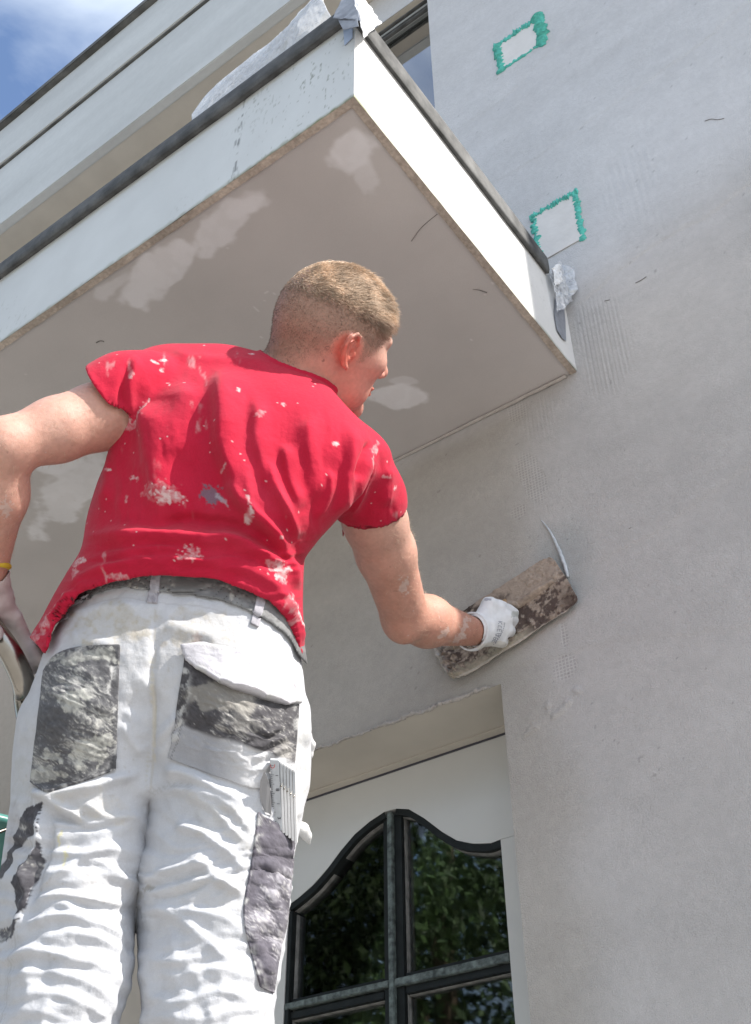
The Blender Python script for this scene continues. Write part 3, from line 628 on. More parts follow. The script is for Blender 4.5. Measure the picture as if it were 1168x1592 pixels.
# --- head frame
Fd = np.array([.826, -.204, .525]); Ud = np.array([.318, .939, -.135]); Ud /= np.linalg.norm(Ud)      # x right, y up, t away
Fd -= Ud*(Fd @ Ud); Fd /= np.linalg.norm(Fd); Sd = np.cross(Fd, Ud)
if Sd[2] > 0: Sd = -Sd           # the side of the visible ear looks towards the viewer
HC = cs(514, 525, 1.72)
def HL(Q): q = Q-HC; return np.stack([q @ Fd, q @ Sd, q @ Ud], 1)
def hp(f, s, u): return HC+Fd*f+Sd*s+Ud*u
def headf(Q):
    L = HL(Q); A = L.copy(); A[:, 1] = np.abs(A[:, 1])
    d = ell(L, (-.010, 0, .020), (.089, .076, .095))
    d = smin(d, ell(L, (.028, 0, .026), (.056, .063, .066)), .03)           # forehead
    d = smin(d, ell(L, (.028, 0, -.035), (.064, .060, .066)), .03)          # face
    d = smin(d, ell(A, (.030, .030, -.070), (.045, .028, .034)), .02)       # jaw
    d = smin(d, ell(L, (.076, 0, -.096), (.018, .022, .018)), .02)          # chin
    d = smin(d, ell(A, (.064, .038, -.016), (.022, .020, .018)), .02)      # cheekbone
    d = smin(d, ell(A, (.077, .024, .022), (.010, .026, .009)), .014)       # brow
    d = smax(d, -ell(A, (.100, .031, .004), (.014, .014, .010)), .010)      # socket
    d = smin(d, ell(A, (.0735, .030, .003), (.0125, .0125, .0125)), .002)    # eye
    d = smin(d, cone(L, np.array([.086, 0, .010]), np.array([.108, 0, -.026]), .008, .0105), .008)
    d = smin(d, ell(A, (.098, .011, -.031), (.010, .007, .007)), .004)
    d = smin(d, ell(L, (.089, 0, -.056), (.010, .022, .0055)), .004)
    d = smin(d, ell(L, (.088, 0, -.066), (.010, .019, .0060)), .004)
    return d
EARP = [((.006, .073, -.040), .0045), ((-.004, .080, -.036), .0042), ((-.014, .087, -.020), .0036), ((-.019, .092, -.002), .0036), ((-.015, .093, .014), .0038), ((-.004, .090, .022), .0038), ((.006, .084, .019), .0036), ((.010, .077, .008), .0034), ((.005, .074, .0), .003)]
def earf(Q, sg):
    L = HL(Q); L[:, 1] *= sg; c_ = np.array([-.002, .077, -.010]); B = (L-c_)/.86+c_
    d = None
    for (a, ra), (b, rb) in zip(EARP[:-1], EARP[1:]):
        c = cone(B, np.array(a), np.array(b), ra, rb); d = c if d is None else smin(d, c, .003)
    # thin plate from the skull to the rim
    c0 = np.array((-.004, .080, -.008)); nrm = np.array((.55, .83, .03)); nrm /= np.linalg.norm(nrm)
    q = B-c0; h = q @ nrm; T = q-h[:, None]*nrm; e1 = np.cross(nrm, (0, 0, 1.)); e1 /= np.linalg.norm(e1)
    x = T @ e1; z = T[:, 2]; pl = np.maximum((np.sqrt((x/.018)**2+(z/.030)**2)-1)*.018, np.abs(h+.003)-.0028)
    d = smin(d, pl, .004)
    d = smin(d, chain(B, [(np.array(a), .0026) for a in ((-.001, .079, -.026), (-.009, .085, -.012), (-.008, .087, .002), (.000, .084, .010))], .002), .0025)   # antihelix
    d = smin(d, ell(B, (.010, .074, -.014), (.004, .005, .006)), .003)      # tragus
    d = smin(d, ell(B, (-.003, .072, -.010), (.012, .012, .020)), .006)
    d = smax(d, -ell(B, (.003, .084, -.013), (.007, .007, .009)), .003)
    return d*.86

# --- trunk
TL = crv([(535, 232), (548, 214), (560, 199), (600, 186), (636, 180), (698, 171), (754, 150), (805, 135), (850, 127), (890, 104), (924, 84), (960, 65), (991, 47), (1015, 42), (1060, 40)])
TR = crv([(535, 372), (545, 398), (551, 425), (568, 462), (590, 500), (627, 535), (669, 572), (700, 584), (740, 575), (780, 548), (815, 518), (844, 492), (875, 473), (940, 471), (1008, 474), (1030, 471), (1060, 470)])
TT = crv([(530, 1.72), (560, 1.705), (620, 1.66), (700, 1.63), (800, 1.60), (900, 1.575), (1000, 1.55), (1060, 1.53)])
TD = crv([(528, .025), (548, .055), (575, .085), (620, .11), (700, .125), (820, .125), (900, .137), (960, .149), (1060, .16)])
def torsof(Q): return ploft(Q, TL, TR, TT, TD, 534, 1070, 2.5)
neck = [(cs(470, 575, 1.715), .064), (cs(484, 550, 1.722), .054), (hp(-.022, 0, -.045), .050)]
def neckf(Q): return chain(Q, neck, .02)
shR, elR, foR, wrR = cs(550, 724, 1.665), cs(630, 958, 1.86), cs(664, 966, 1.925), cs(735, 982, 2.045)
shL, elL, foL, wrL = cs(232, 622, 1.645), cs(6, 695, 1.50), cs(-4, 770, 1.525), cs(-18, 884, 1.58)
armR = [(shR, .054), (shR+(elR-shR)*.35+np.array([.004,0,0]), .048), (shR+(elR-shR)*.55+np.array([.004,0,0]), .046), (elR, .040)]
armR2 = [(elR, .0405), (foR, .0435), (wrR, .0265)]
armL = [(shL, .056), (shL+(elL-shL)*.4, .0455), (shL+(elL-shL)*.65, .0435), (elL, .038)]
armL2 = [(elL, .038), (foL, .0395), (wrL, .027)]
def bodyf(Q):
    d = smin(headf(Q), neckf(Q), .022)
    d = smin(d, smax(torsof(Q)+.016, (pxy(Q)[1]-850)*Q[:, 2]/FPX, .01), .03)
    d = smin(d, chain(Q, armR, .02), .03); d = smin(d, chain(Q, armR2, .02), .012)
    d = smin(d, ell(Q, elR+np.array([-.004, -.020, -.012]), (.022, .022, .022)), .02)
    d = smin(d, chain(Q, armL, .02), .03); d = smin(d, chain(Q, armL2, .02), .016)
    d = smin(d, earf(Q, 1), .003); d = smin(d, earf(Q, -1), .003)
    return d
lo = np.min([cs(-60, 950, 1.45), cs(-60, 1000, 1.6), cs(200, 900, 1.75)], 0); 
V, F = surfnets(bodyf, (-.66, -.27, 1.40), (.24, .42, 2.10), .0022)
V = relax(V, F, 2, .5); N = vnormals(V, F)
L = HL(V); Lm = L.copy(); Lm[:, 1] = np.abs(Lm[:, 1]); px, py = pxy(V)
pin = np.array([.50, .315, .25]); c = np.tile(pin, (len(V), 1))
c *= (1+.05*fbm(V*22, 3, 1))[:, None]
red = np.array([1.06, .70, .66])
def tint(c, w, k): return c*(1-w[:, None])+c*np.array(k)*w[:, None]
isH = (np.linalg.norm(V-HC, axis=1) < .16)
c = tint(c, np.where(isH, .65, 0)*sst(.03, -.04, L[:, 2]), (1.04, .66, .64))                       # flushed cheek and neck
er = np.linalg.norm(L-np.array([-.004, .083, -.008]), axis=1); c = tint(c, sst(.034, .016, er), (1.08, .60, .56))
c = tint(c, sst(-.30, -.2, fbm(V*30, 3, 9))*.25, (1.0, .85, .8))
armm = (px > 530) & (py > 760) & ~isH; c = tint(c, np.where(armm, .75, 0.)*sst(760, 960, py), (.90, .70, .64))  # right arm redder and browner downwards, forearm shade put into the colour
c = tint(c, np.where((px < 190) & (py > 600), .4, 0.), (1.0, .84, .82))
hand = sst(1.9, 2.0, V[:, 2])*np.where(px > 600, 1, 0); c = tint(c, hand*.5, (.80, .68, .62))  # skin darker towards the wrist, shade put into the colour
# scalp: stubble colour shows through on back and sides
top = sst(-.030, .022, L[:, 2]+np.where(L[:, 0] < -.02, (-L[:, 0]-.02)*.9, 0)+.004*vn(L*60, 2))*sst(.088+.0, .070, L[:, 0]+np.where(L[:, 2] < .045, (.045-L[:, 2])*.75, 0))
scalp = np.where(isH & (er > .030), top, 0); hc = np.array([.22, .145, .105])
c = c*(1-scalp[:, None]*.62)+hc*scalp[:, None]*.62
# eyes, lips
eye = np.linalg.norm(Lm-np.array([.081, .029, .003]), axis=1) < .0100; c[eye & isH] = (.7, .68, .66)
lip = isH & (np.abs(Lm[:, 1]) < .022) & (np.abs(L[:, 2]+.061) < .010) & (L[:, 0] > .085); c = tint(c, lip*.8, (.9, .55, .5))
# mortar on the forearms, freckles
def splat(px, py, cx, cy, rx, ry, rd=0, s=0, nsc=.16, amp=.55):
    a, b = px-cx, py-cy; q = math.radians(rd); x = (a*math.cos(q)+b*math.sin(q))/rx; y = (-a*math.sin(q)+b*math.cos(q))/ry
    return sst(1.08, .88, np.sqrt(x*x+y*y)+amp*fbm(np.c_[a, b]*nsc, 4, s))
mort = np.array([.60, .58, .55])
for a in ((628, 911, 7, 11, -10, 1), (722, 975, 5, 15, 20, 2), (715, 992, 12, 4, -20, 3), (690, 985, 4, 10, 40, 4), (10, 790, 9, 14, 10, 5)):
    w = splat(px, py, *a[:5], s=a[5], nsc=.3, amp=1.3)*.35; c = c*(1-w[:, None])+mort*w[:, None]
sp = (vn(np.c_[px, py]*.35, 3) > .955) & (px > 600) & (py > 930); c[sp] = c[sp]*.5+mort*.5
sp = (vn(np.c_[px, py]*.30, 5) > .955) & (px < 200) & ~isH; c[sp] = c[sp]*.55+mort*.45
fr = (vn(np.c_[px, py]*.16, 6) > .96) & ~isH; c[fr] *= .72
mole = np.hypot(px-503, py-561) < 2.2; c[mole] *= .4
sk = V; body = mesh('body', toW(V), F, M['skin'], person, True, c)
# --- hair strands
def hairset():
    n = len(sk); w = np.where(isH & (er > .026), top, 0)
    cand = np.where((w > .08))[0]
    rs = rng.choice(cand, 42000, p=(w[cand]**.6)/np.sum(w[cand]**.6))
    base = sk[rs]+rng.normal(0, .0008, (len(rs), 3)); nn = N[rs]; Lr = L[rs]; wr = w[rs]
    # long hair on top, clipped sides
    bound = Lr[:, 2]-(.052-.18*np.clip(Lr[:, 0], -.03, .09)-.004*vn(Lr*60, 3)); lng = sst(-.022, .020, bound)*sst(-.115, -.075, Lr[:, 0])
    ln = (.0018+.010*lng+.004*lng*sst(.02, .08, Lr[:, 0])+.006*lng*sst(.25, .6, vn(Lr*45, 12)))*(.75+.5*rng.random(len(rs)))
    flow = Fd*1.0+Sd*.12; fl = flow[None]+.5*np.stack([vn(Lr*34, 5), vn(Lr*34, 6), vn(Lr*34, 7)], 1)+.22*rng.normal(size=(len(rs), 3))
    down = -Ud*.6+Fd*.25
    dirn = nn*(.55-.12*lng)[:, None]+fl*lng[:, None]*.75+(down[None]+.3*rng.normal(size=(len(rs), 3)))*(1-lng)[:, None]*.8
    dirn /= np.linalg.norm(dirn, axis=1)[:, None]
    bend = fl*lng[:, None]*.35-nn*.45*lng[:, None]-Ud*.1
    wd_ = (.00020+.00030*lng)
    S = 4; pts = []
    for k in range(S+1):
        t = k/S; pts.append(base+dirn*(ln*t)[:, None]+bend*(ln*t*t*.8)[:, None])
    side = np.cross(dirn, nn+1e-3); side /= np.linalg.norm(side, axis=1)[:, None]+1e-9; sd2 = np.cross(side, dirn)
    V_, n3 = [], 3
    for k in range(S+1):
        r_ = wd_*(1-.75*(k/S)); 
        for j in range(3):
            an = 2*math.pi*j/3; V_.append(pts[k]+side*(np.cos(an)*r_)[:, None]+sd2*(np.sin(an)*r_)[:, None])
    VV = np.stack(V_, 1).reshape(-1, 3); m_ = (S+1)*3; b = np.arange(len(rs))*m_; F_ = []
    for k in range(S):
        for j in range(3):
            a0, a1 = k*3+j, k*3+(j+1) % 3; F_.append(np.stack([b+a0, b+a1, b+a1+3, b+a0+3], 1))
    FF = np.concatenate(F_)
    hcol = np.array([.26, .175, .125])*(1-lng)[:, None]+np.array([.74, .56, .41])*lng[:, None]; hcol = hcol*(.55+.5*rng.random(len(rs))+.35*vn(Lr*70, 8))[:, None]; hcol = np.clip(hcol, .02, 1)  # fair top hair made paler still, sunlight put into the strand colour
    cc = np.repeat(hcol, m_, 0)
    mesh('hair', toW(VV), FF, M['hair'], person, True, cc)
    # eyebrows and fair forearm down
hairset()
def down_hair():
    px_, py_ = px, py
    cand = np.where((((px_ > 590) & (py_ > 800) & (py_ < 1010)) | ((px_ < 150) & (py_ > 600) & (py_ < 880))) & ~isH & (V[:, 2] > 1.3))[0]
    rs = rng.choice(cand, 2600); base = V[rs]; nn = N[rs]
    ax = np.where((px_[rs] > 400)[:, None], (wrR-elR)/np.linalg.norm(wrR-elR), (wrL-elL)/np.linalg.norm(wrL-elL))
    d = nn*.5+ax*.7+.4*rng.normal(size=(len(rs), 3)); d /= np.linalg.norm(d, axis=1)[:, None]; ln = .004+.006*rng.random(len(rs))
    side = np.cross(d, nn); side /= np.linalg.norm(side, axis=1)[:, None]+1e-9; s2_ = np.cross(side, d); r_ = .00016
    VV = np.stack([base+side*r_, base-side*r_*.5+s2_*r_, base-side*r_*.5-s2_*r_, base+d*ln[:, None]], 1).reshape(-1, 3); b = np.arange(len(rs))*4
    FF = np.concatenate([np.stack([b, b+1, b+3, b+3], 1)[:, :3], np.stack([b+1, b+2, b+3], 1), np.stack([b+2, b, b+3], 1)])
    mesh('arm_hair', toW(VV), FF, M['hair'], person, True, np.tile((.55, .42, .30), (len(VV), 1)))
down_hair()

# --- folds: polylines in picture units with width and height, pushed along the surface normal
def seg_dist(px, py, pts):
    pts = np.array(pts, float); best = np.full(len(px), 1e9); sgn = np.zeros(len(px)); par = np.zeros(len(px)); L_ = np.r_[0, np.cumsum(np.linalg.norm(np.diff(pts, axis=0), axis=1))]
    for i in range(len(pts)-1):
        a, b = pts[i], pts[i+1]; d = b-a; h = np.clip(((px-a[0])*d[0]+(py-a[1])*d[1])/(d @ d), 0, 1)
        x = px-a[0]-h*d[0]; y = py-a[1]-h*d[1]; ds = np.hypot(x, y); m_ = ds < best
        best = np.where(m_, ds, best); sgn = np.where(m_, np.sign(d[0]*y-d[1]*x), sgn); par = np.where(m_, (L_[i]+h*(L_[i+1]-L_[i]))/L_[-1], par)
    return best, sgn, par
def smoothline(p):
    p = np.array(p, float); out = []
    for i in range(len(p)-1):
        p0, p1, p2, p3 = p[max(i-1, 0)], p[i], p[i+1], p[min(i+2, len(p)-1)]
        for s_ in np.linspace(0, 1, 5)[:-1]: out.append(.5*((2*p1)+(p2-p0)*s_+(2*p0-5*p1+4*p2-p3)*s_**2+(3*p1-p0-3*p2+p3)*s_**3))
    out.append(p[-1]); return np.array(out)
def folds(px, py, FL, front):
    d = np.zeros(len(px))
    wx = px+5*fbm(np.c_[px, py]*.02, 2, 71); wy = py+5*fbm(np.c_[px, py]*.02, 2, 72)
    for pts, w, h, wl in FL:                 # w: half width on the right/below side, wl: on the other side
        l = smoothline(pts); m_ = (px > l[:, 0].min()-60) & (px < l[:, 0].max()+60) & (py > l[:, 1].min()-60) & (py < l[:, 1].max()+60)
        if not m_.any(): continue
        ds, sg, pr = seg_dist(wx[m_], wy[m_], l); ww = np.where(sg < 0, w, wl)
        e = sst(0, .22, pr)*sst(1, .75, pr); q = ds/ww
        d[m_] += h/1000*np.exp(-q**2*1.2)*e
    return d*front
SF = [ # shirt: (line, width, height mm, width on the far side)
    ([(350, 560), (344, 640), (350, 705), (378, 770), (420, 815), (458, 862)], 44, 16, 17),
    ([(232, 620), (238, 700), (248, 765), (262, 805)], 36, 13, 18),
    ([(290, 590), (284, 660), (288, 730)], 30, 5, 30),
    ([(398, 600), (404, 690), (424, 760), (452, 808), (468, 850)], 24, 8, 12),
    ([(446, 690), (452, 745), (466, 800)], 16, 8, 9),
    ([(476, 640), (486, 720), (488, 790)], 20, 6, 12),
    ([(512, 725), (508, 765), (494, 815)], 10, 5, 7),
    ([(545, 655), (544, 700), (532, 765), (515, 810)], 18, 8, 9),
    ([(395, 800), (425, 835), (448, 875), (464, 925)], 10, 6, 8),
    ([(340, 745), (385, 790), (425, 832), (440, 850)], 9, 5, 7),
    ([(420, 720), (436, 780), (460, 840)], 7, 4, 6),
    ([(180, 660), (172, 740), (160, 800)], 12, 5, 12),
    # waist blouse: rolls over the belt
    ([(128, 850), (170, 836), (240, 838), (320, 838), (380, 848), (430, 880), (462, 925)], 14, 13, 18),
    ([(120, 880), (170, 868), (240, 862), (330, 866), (390, 882), (435, 915), (466, 965)], 9, 5, 9),
    ([(88, 935), (130, 898), (190, 882), (260, 876), (340, 880), (400, 900), (445, 940), (468, 990)], 9, 6, 8),
    ([(240, 815), (300, 806), (360, 812), (400, 826)], 8, -6, 12),
    ([(60, 985), (90, 950), (120, 915)], 8, 5, 7),
    ([(445, 930), (460, 965), (470, 1005)], 6, 5, 6),
    ([(255, 545), (300, 556), (360, 560), (420, 566)], 10, 3, 10),
    # sleeve
    ([(552, 745), (562, 712), (577, 683)], 6, -7, 8), ([(578, 700), (560, 760), (545, 815)], 12, 5, 9), ([(604, 720), (598, 765), (600, 790)], 14, 4, 10),
    ([(205, 560), (192, 600), (190, 640)], 7, -4, 6), ([(215, 550), (206, 600), (200, 660)], 8, 3, 8),
]
sleeveR = [(cs(550, 724, 1.665), .060), (cs(574, 774, 1.705), .054), (cs(595, 860, 1.785), .057)]
sleeveL = [(cs(228, 615, 1.645), .068), (cs(196, 616, 1.62), .062), (cs(120, 645, 1.575), .059)]
HEM = crv([(30, 985), (48, 993), (60, 1004), (71, 1013), (80, 985), (93, 955), (130, 919), (186, 902), (243, 892), (316, 897), (367, 909), (407, 927), (446, 958), (462, 1000), (470, 1024), (500, 1020)])
HL_ = crv([(870, 128), (900, 126), (946, 104), (1000, 74), (1059, 53), (1117, 33), (1135, 31), (1180, 26), (1260, 30)])
HR_ = crv([(870, 448), (900, 452), (946, 461), (1000, 465), (1059, 473), (1117, 477), (1180, 478), (1228, 474), (1260, 470)])
HT_ = crv([(860, 1.595), (950, 1.565), (1050, 1.535), (1150, 1.51), (1260, 1.49)])
HD_ = crv([(860, .110), (900, .116), (950, .130), (1050, .142), (1130, .135), (1260, .11)])
def hipsf(Q): return ploft(Q, HL_, HR_, HT_, HD_, 868, 1235, 2.5)
eN = lambda p, q: (q-p)/np.linalg.norm(q-p)
nR_, nL_ = eN(sleeveR[1][0], sleeveR[2][0]), eN(sleeveL[1][0], sleeveL[2][0])
cutR = cs(584, 812, 1.76); cutR_n = np.array([.30, -.84, .42]); cutR_n /= np.linalg.norm(cutR_n)
cutL = cs(167, 614, 1.60); cutL_n = np.array([-.80, -.58, -.0]); cutL_n /= np.linalg.norm(cutL_n)
def shirtf(Q):
    px, py = pxy(Q); t = Q[:, 2]
    d = torsof(Q)
    d = smax(d, (py-HEM(px))*t/FPX, .003)
    sR = smax(chain(Q, sleeveR, .02), (Q-cutR) @ cutR_n, .003); sL = smax(chain(Q, sleeveL, .02), (Q-cutL) @ cutL_n, .003)
    inR = np.maximum(chain(Q, armR, .02)-.0035, -((Q-cutR) @ cutR_n)-.045); inL = np.maximum(chain(Q, armL, .02)-.006, -((Q-cutL) @ cutL_n)-.04)
    d = smin(d, smax(sR, -inR, .002), .016); d = smin(d, smax(sL, -inL, .002), .012)
    # hollow hem
    inn = np.maximum(torsof(Q)+.009, (HEM(px)-90-py)*t/FPX); d = smax(d, -inn, .002)
    nk = neckf(Q); d = smax(d, -(nk-.004), .004)
    band = np.maximum(np.abs(nk-.0075)-.0022, np.abs(torsof(Q)+.001)-.008); d = smin(d, band, .004)
    return d
def frontness(N, V):
    v = V/np.linalg.norm(V, axis=1)[:, None]; return sst(-.05, .35, -(N*v).sum(1))
V, F = surfnets(shirtf, (-.52, -.26, 1.38), (.12, .27, 1.92), .0024)
V = relax(V, F, 3, .5); N = vnormals(V, F); px, py = pxy(V); fr = frontness(N, V)
d = 1.5*folds(px, py, SF, fr)
P2 = np.c_[px, py]
# small creases, running mostly up and down, gathered towards the waist
wv = np.c_[px*.040+.6*fbm(P2*.012, 3, 2), py*.009+.4*fbm(P2*.012, 3, 4)]
d += fr*(.0035*(1-2*np.abs(fbm(wv, 3, 5)))*sst(600, 700, py)*sst(860, 800, py)*.55+.0022*fbm(P2*.03, 4, 8))
hz = np.c_[px*.012+.5*fbm(P2*.01, 2, 22), py*.06]; d += fr*.0035*(1-2*np.abs(fbm(hz, 3, 23)))*sst(815, 860, py)*.8
he = py-HEM(px); d += fr*.0014*(sst(-13, -11, he)-.0)
V = V+N*d[:, None]; V = relax(V, F, 1, .3)
c = np.tile(np.array([.41, .009, .034]), (len(V), 1)); c *= (1+.05*fbm(P2*.02, 4, 3))[:, None]
c = tint(c, sst(.05, .5, fbm(P2*.014, 4, 41))*.35*sst(560, 600, py), (1.05, 3.0, 1.7))          # faded, dusty patches
wh = np.array([.62, .58, .57]); dk_ = np.array([.12, .12, .16])
SP = [(222, 640, 9, 22, 25, .75), (200, 655, 14, 6, -40, .6), (207, 662, 22, 6, -20, .35), (266, 775, 25, 13, 8, .85), (255, 772, 34, 18, 10, .25), (300, 862, 18, 9, 10, .6), (297, 872, 20, 7, 0, .5), (432, 893, 14, 17, -20, .8), (420, 880, 16, 12, -30, .4),
      (459, 955, 7, 30, -18, .85), (452, 945, 14, 26, -20, .35), (125, 875, 17, 8, -20, .85), (118, 890, 7, 18, 20, .5), (185, 897, 20, 5, -10, .45), (522, 691, 8, 7, 0, .9), (372, 616, 4, 4, 0, .9), (392, 551, 5, 2, 0, .9), (388, 790, 3, 22, -8, .8), (386, 808, 7, 10, 15, .9),
      (405, 652, 12, 6, 0, .35), (430, 835, 6, 4, 30, .5), (350, 735, 3, 10, 40, .5), (215, 745, 4, 7, 0, .6), (206, 743, 6, 5, 0, .6), (198, 777, 3, 7, 10, .6), (173, 733, 8, 3, 0, .9), (441, 629, 3, 3, 0, .7), (582, 700, 6, 14, 20, .5), (575, 720, 4, 8, 0, .4), (612, 758, 4, 6, 30, .7), (596, 740, 8, 3, 20, .35),
      (255, 560, 6, 3, 0, .8), (240, 563, 9, 2, 20, .8), (252, 575, 4, 4, 0, .7), (204, 583, 4, 9, 10, .7), (70, 968, 22, 9, -50, .5), (52, 985, 10, 6, -30, .6), (95, 935, 16, 3, -50, .5), (60, 990, 14, 8, -30, .4), (150, 915, 14, 3, -20, .4)]
for i, (x, y, a, b_, rd, k) in enumerate(SP):
    w = splat(px, py, x, y, a*.72, b_*.72, rd, 100+i, .2, 1.3)*(.30+.5*sst(-.3, .3, fbm(P2*.3, 3, i)))*k*fr; c = c*(1-w[:, None])+wh*w[:, None]
w = splat(px, py, 330, 770, 17, 15, 30, 5, .2, .8)*.8*fr; c = c*(1-w[:, None])+dk_*w[:, None]
w = splat(px, py, 345, 778, 14, 4, 40, 6, .2, .8)*.7*fr; c = c*(1-w[:, None])+np.array([.35, .32, .36])*w[:, None]
sp = (vn(P2*.22, 9) > .93) & (fbm(P2*.02, 2, 10) > -.02) & (fr > .5); c[sp] = c[sp]*.45+wh*.55
sm = sst(.42, .7, fbm(np.c_[px*.09, py*.03], 4, 51))*sst(.0, .3, fbm(P2*.011, 2, 52))*.28*fr; c = c*(1-sm[:, None])+wh*sm[:, None]
shirt = mesh('tshirt', toW(V), F, M['shirt'], person, True, c)

# --- trousers
kn = lambda x, y, z: toC(np.array([x, y, z]))
LLl = crv([(1090, 40), (1117, 33), (1228, 20), (1300, 8), (1356, 0), (1450, -14), (1592, -30), (1750, -40)])
LLr = crv([(1090, 242), (1180, 242), (1233, 238), (1258, 237), (1320, 228), (1378, 217), (1423, 211), (1485, 207), (1552, 196), (1592, 178), (1750, 160)])
RLl = crv([(1090, 230), (1180, 228), (1233, 226), (1258, 226), (1320, 219), (1378, 211), (1449, 213), (1534, 218), (1592, 221), (1750, 224)])
RLr = crv([(1090, 477), (1117, 477), (1228, 476), (1262, 472), (1347, 455), (1449, 446), (1529, 431), (1560, 424), (1592, 427), (1750, 420)])
LT = crv([(1090, 1.52), (1300, 1.43), (1592, 1.305), (1750, 1.245)]); LDp = crv([(1090, .125), (1300, .105), (1592, .092), (1750, .088)])
kneeL, kneeR = cs(66, 1700, 1.262), cs(322, 1700, 1.262)
ankL, ankR = kn(-1.14, .98, 1.13), kn(-.93, 1.0, 1.13)
def pantsf(Q):
    h = hipsf(Q)
    l = ploft(Q, LLl, LLr, LT, LDp, 1095, 1740, 2.3); r = ploft(Q, RLl, RLr, LT, LDp, 1095, 1740, 2.3)
    legs = smin(l, r, .003)
    low = np.minimum(chain(Q, [(kneeL, .082), (kneeL+(ankL-kneeL)*.45, .080), (ankL, .070)], .02), chain(Q, [(kneeR, .082), (kneeR+(ankR-kneeR)*.45, .080), (ankR, .070)], .02))
    d = smin(h, legs, .02); return smin(d, low, .02)
def pants_cut(Q):
    d = pantsf(Q); px, py = pxy(Q); return np.maximum(d, (BT(px)-py)*Q[:, 2]/FPX)
BL_ = crv([(90, 966), (109, 942), (147, 924), (191, 914), (254, 921), (312, 927), (356, 938), (392, 953), (423, 971), (450, 993), (465, 1019), (480, 1035)])
BT = lambda px: BL_(px)-30
V, F = surfnets(pants_cut, (-.52, -1.10, .74), (.02, -.02, 1.82), .0028)
V = relax(V, F, 3, .5); N = vnormals(V, F); px, py = pxy(V); fr = frontness(N, V); P2 = np.c_[px, py]
PF = [ # trousers
    ([(238, 960), (238, 1040), (236, 1110), (232, 1180), (231, 1235)], 6, -5, 6), ([(232, 1060), (231, 1140), (231, 1230)], 30, -11, 30),
    # buttock creases and the drag lines from the crotch
    ([(225, 1175), (205, 1148), (188, 1120)], 7, 6, 9), ([(222, 1150), (208, 1125), (200, 1100)], 7, 5, 7), ([(238, 1160), (262, 1130), (285, 1110)], 8, 6, 8), ([(240, 1180), (268, 1152), (292, 1140)], 6, 4, 6),
    ([(50, 1235), (95, 1235), (140, 1222), (190, 1205), (226, 1195)], 7, 9, 9), ([(50, 1228), (100, 1258), (145, 1282)], 8, 8, 6), ([(70, 1262), (110, 1275), (140, 1284)], 7, -6, 7),
    ([(236, 1195), (280, 1200), (320, 1215), (360, 1240), (385, 1270)], 8, 9, 10), ([(238, 1230), (290, 1228), (340, 1245), (385, 1290), (395, 1320)], 9, 7, 7),
    ([(280, 1236), (320, 1250), (360, 1290), (390, 1320)], 8, 7, 6), ([(262, 1285), (310, 1296), (350, 1325), (385, 1362)], 8, 7, 6),
    ([(222, 1375), (270, 1355), (320, 1345), (345, 1352)], 8, 7, 6), ([(225, 1395), (280, 1378), (330, 1372), (380, 1400)], 8, 6, 7), ([(240, 1400), (290, 1440), (340, 1480), (380, 1520)], 10, 7, 9),
    ([(222, 1420), (270, 1415), (330, 1425), (378, 1450)], 7, 5, 7), ([(300, 1330), (345, 1375), (378, 1408)], 7, 6, 6),
    ([(238, 1515), (290, 1520), (340, 1508), (395, 1520)], 8, 6, 7), ([(225, 1545), (280, 1560), (340, 1545), (400, 1560)], 8, 6, 7), ([(230, 1490), (280, 1500), (330, 1488)], 7, 5, 6), ([(230, 1580), (300, 1590), (380, 1575), (425, 1585)], 8, 6, 7),
    ([(60, 1380), (110, 1345), (160, 1320), (205, 1315)], 8, 6, 8), ([(48, 1400), (100, 1395), (150, 1405), (205, 1410)], 8, 8, 6), ([(85, 1405), (130, 1422), (175, 1430), (208, 1425)], 7, 6, 6),
    ([(120, 1340), (160, 1345), (195, 1370), (205, 1395)], 7, 4, 7), ([(30, 1450), (90, 1428), (150, 1440), (205, 1470)], 9, 8, 7), ([(60, 1470), (120, 1455), (180, 1480), (200, 1500)], 8, 7, 7),
    ([(0, 1500), (60, 1480), (130, 1500), (190, 1530)], 9, 7, 7), ([(0, 1530), (60, 1512), (120, 1525), (180, 1560)], 8, 6, 7), ([(0, 1560), (70, 1545), (130, 1560), (180, 1590)], 8, 6, 7), ([(0, 1590), (60, 1578), (120, 1592)], 8, 5, 7),
    ([(130, 1240), (160, 1265), (200, 1270), (226, 1262)], 7, 4, 7), ([(66, 1250), (62, 1300), (45, 1350), (42, 1400)], 7, 7, 5), ([(78, 1260), (76, 1310), (58, 1370), (40, 1430)], 6, -7, 6), ([(20, 1330), (45, 1370), (30, 1440), (0, 1470)], 9, 6, 7),
    ([(455, 1080), (470, 1110), (474, 1170)], 9, 4, 8), ([(405, 1330), (430, 1380), (445, 1420)], 6, 5, 6), ([(395, 1370), (418, 1410), (440, 1470)], 6, 5, 6), ([(385, 1430), (400, 1480), (415, 1530)], 7, 6, 6), ([(440, 1300), (448, 1340), (440, 1400)], 6, 4, 6),
    ([(100, 965), (140, 950), (190, 945), (236, 948)], 10, 3, 10), ([(250, 975), (300, 985), (345, 995)], 12, 4, 12), ([(110, 990), (160, 1000), (185, 1000)], 12, 4, 12),
]
d = 1.25*folds(px, py, PF, fr)
d += fr*.015*np.exp(-(((px-125)/68)**2+((py-1090)/75)**2))+fr*.014*np.exp(-(((px-365)/70)**2+((py-1090)/80)**2))
th = np.where(px > 222, .45, -.18)+.35*fbm(P2*.004, 2, 60); u_ = px*np.cos(th)+py*np.sin(th); v_ = -px*np.sin(th)+py*np.cos(th)
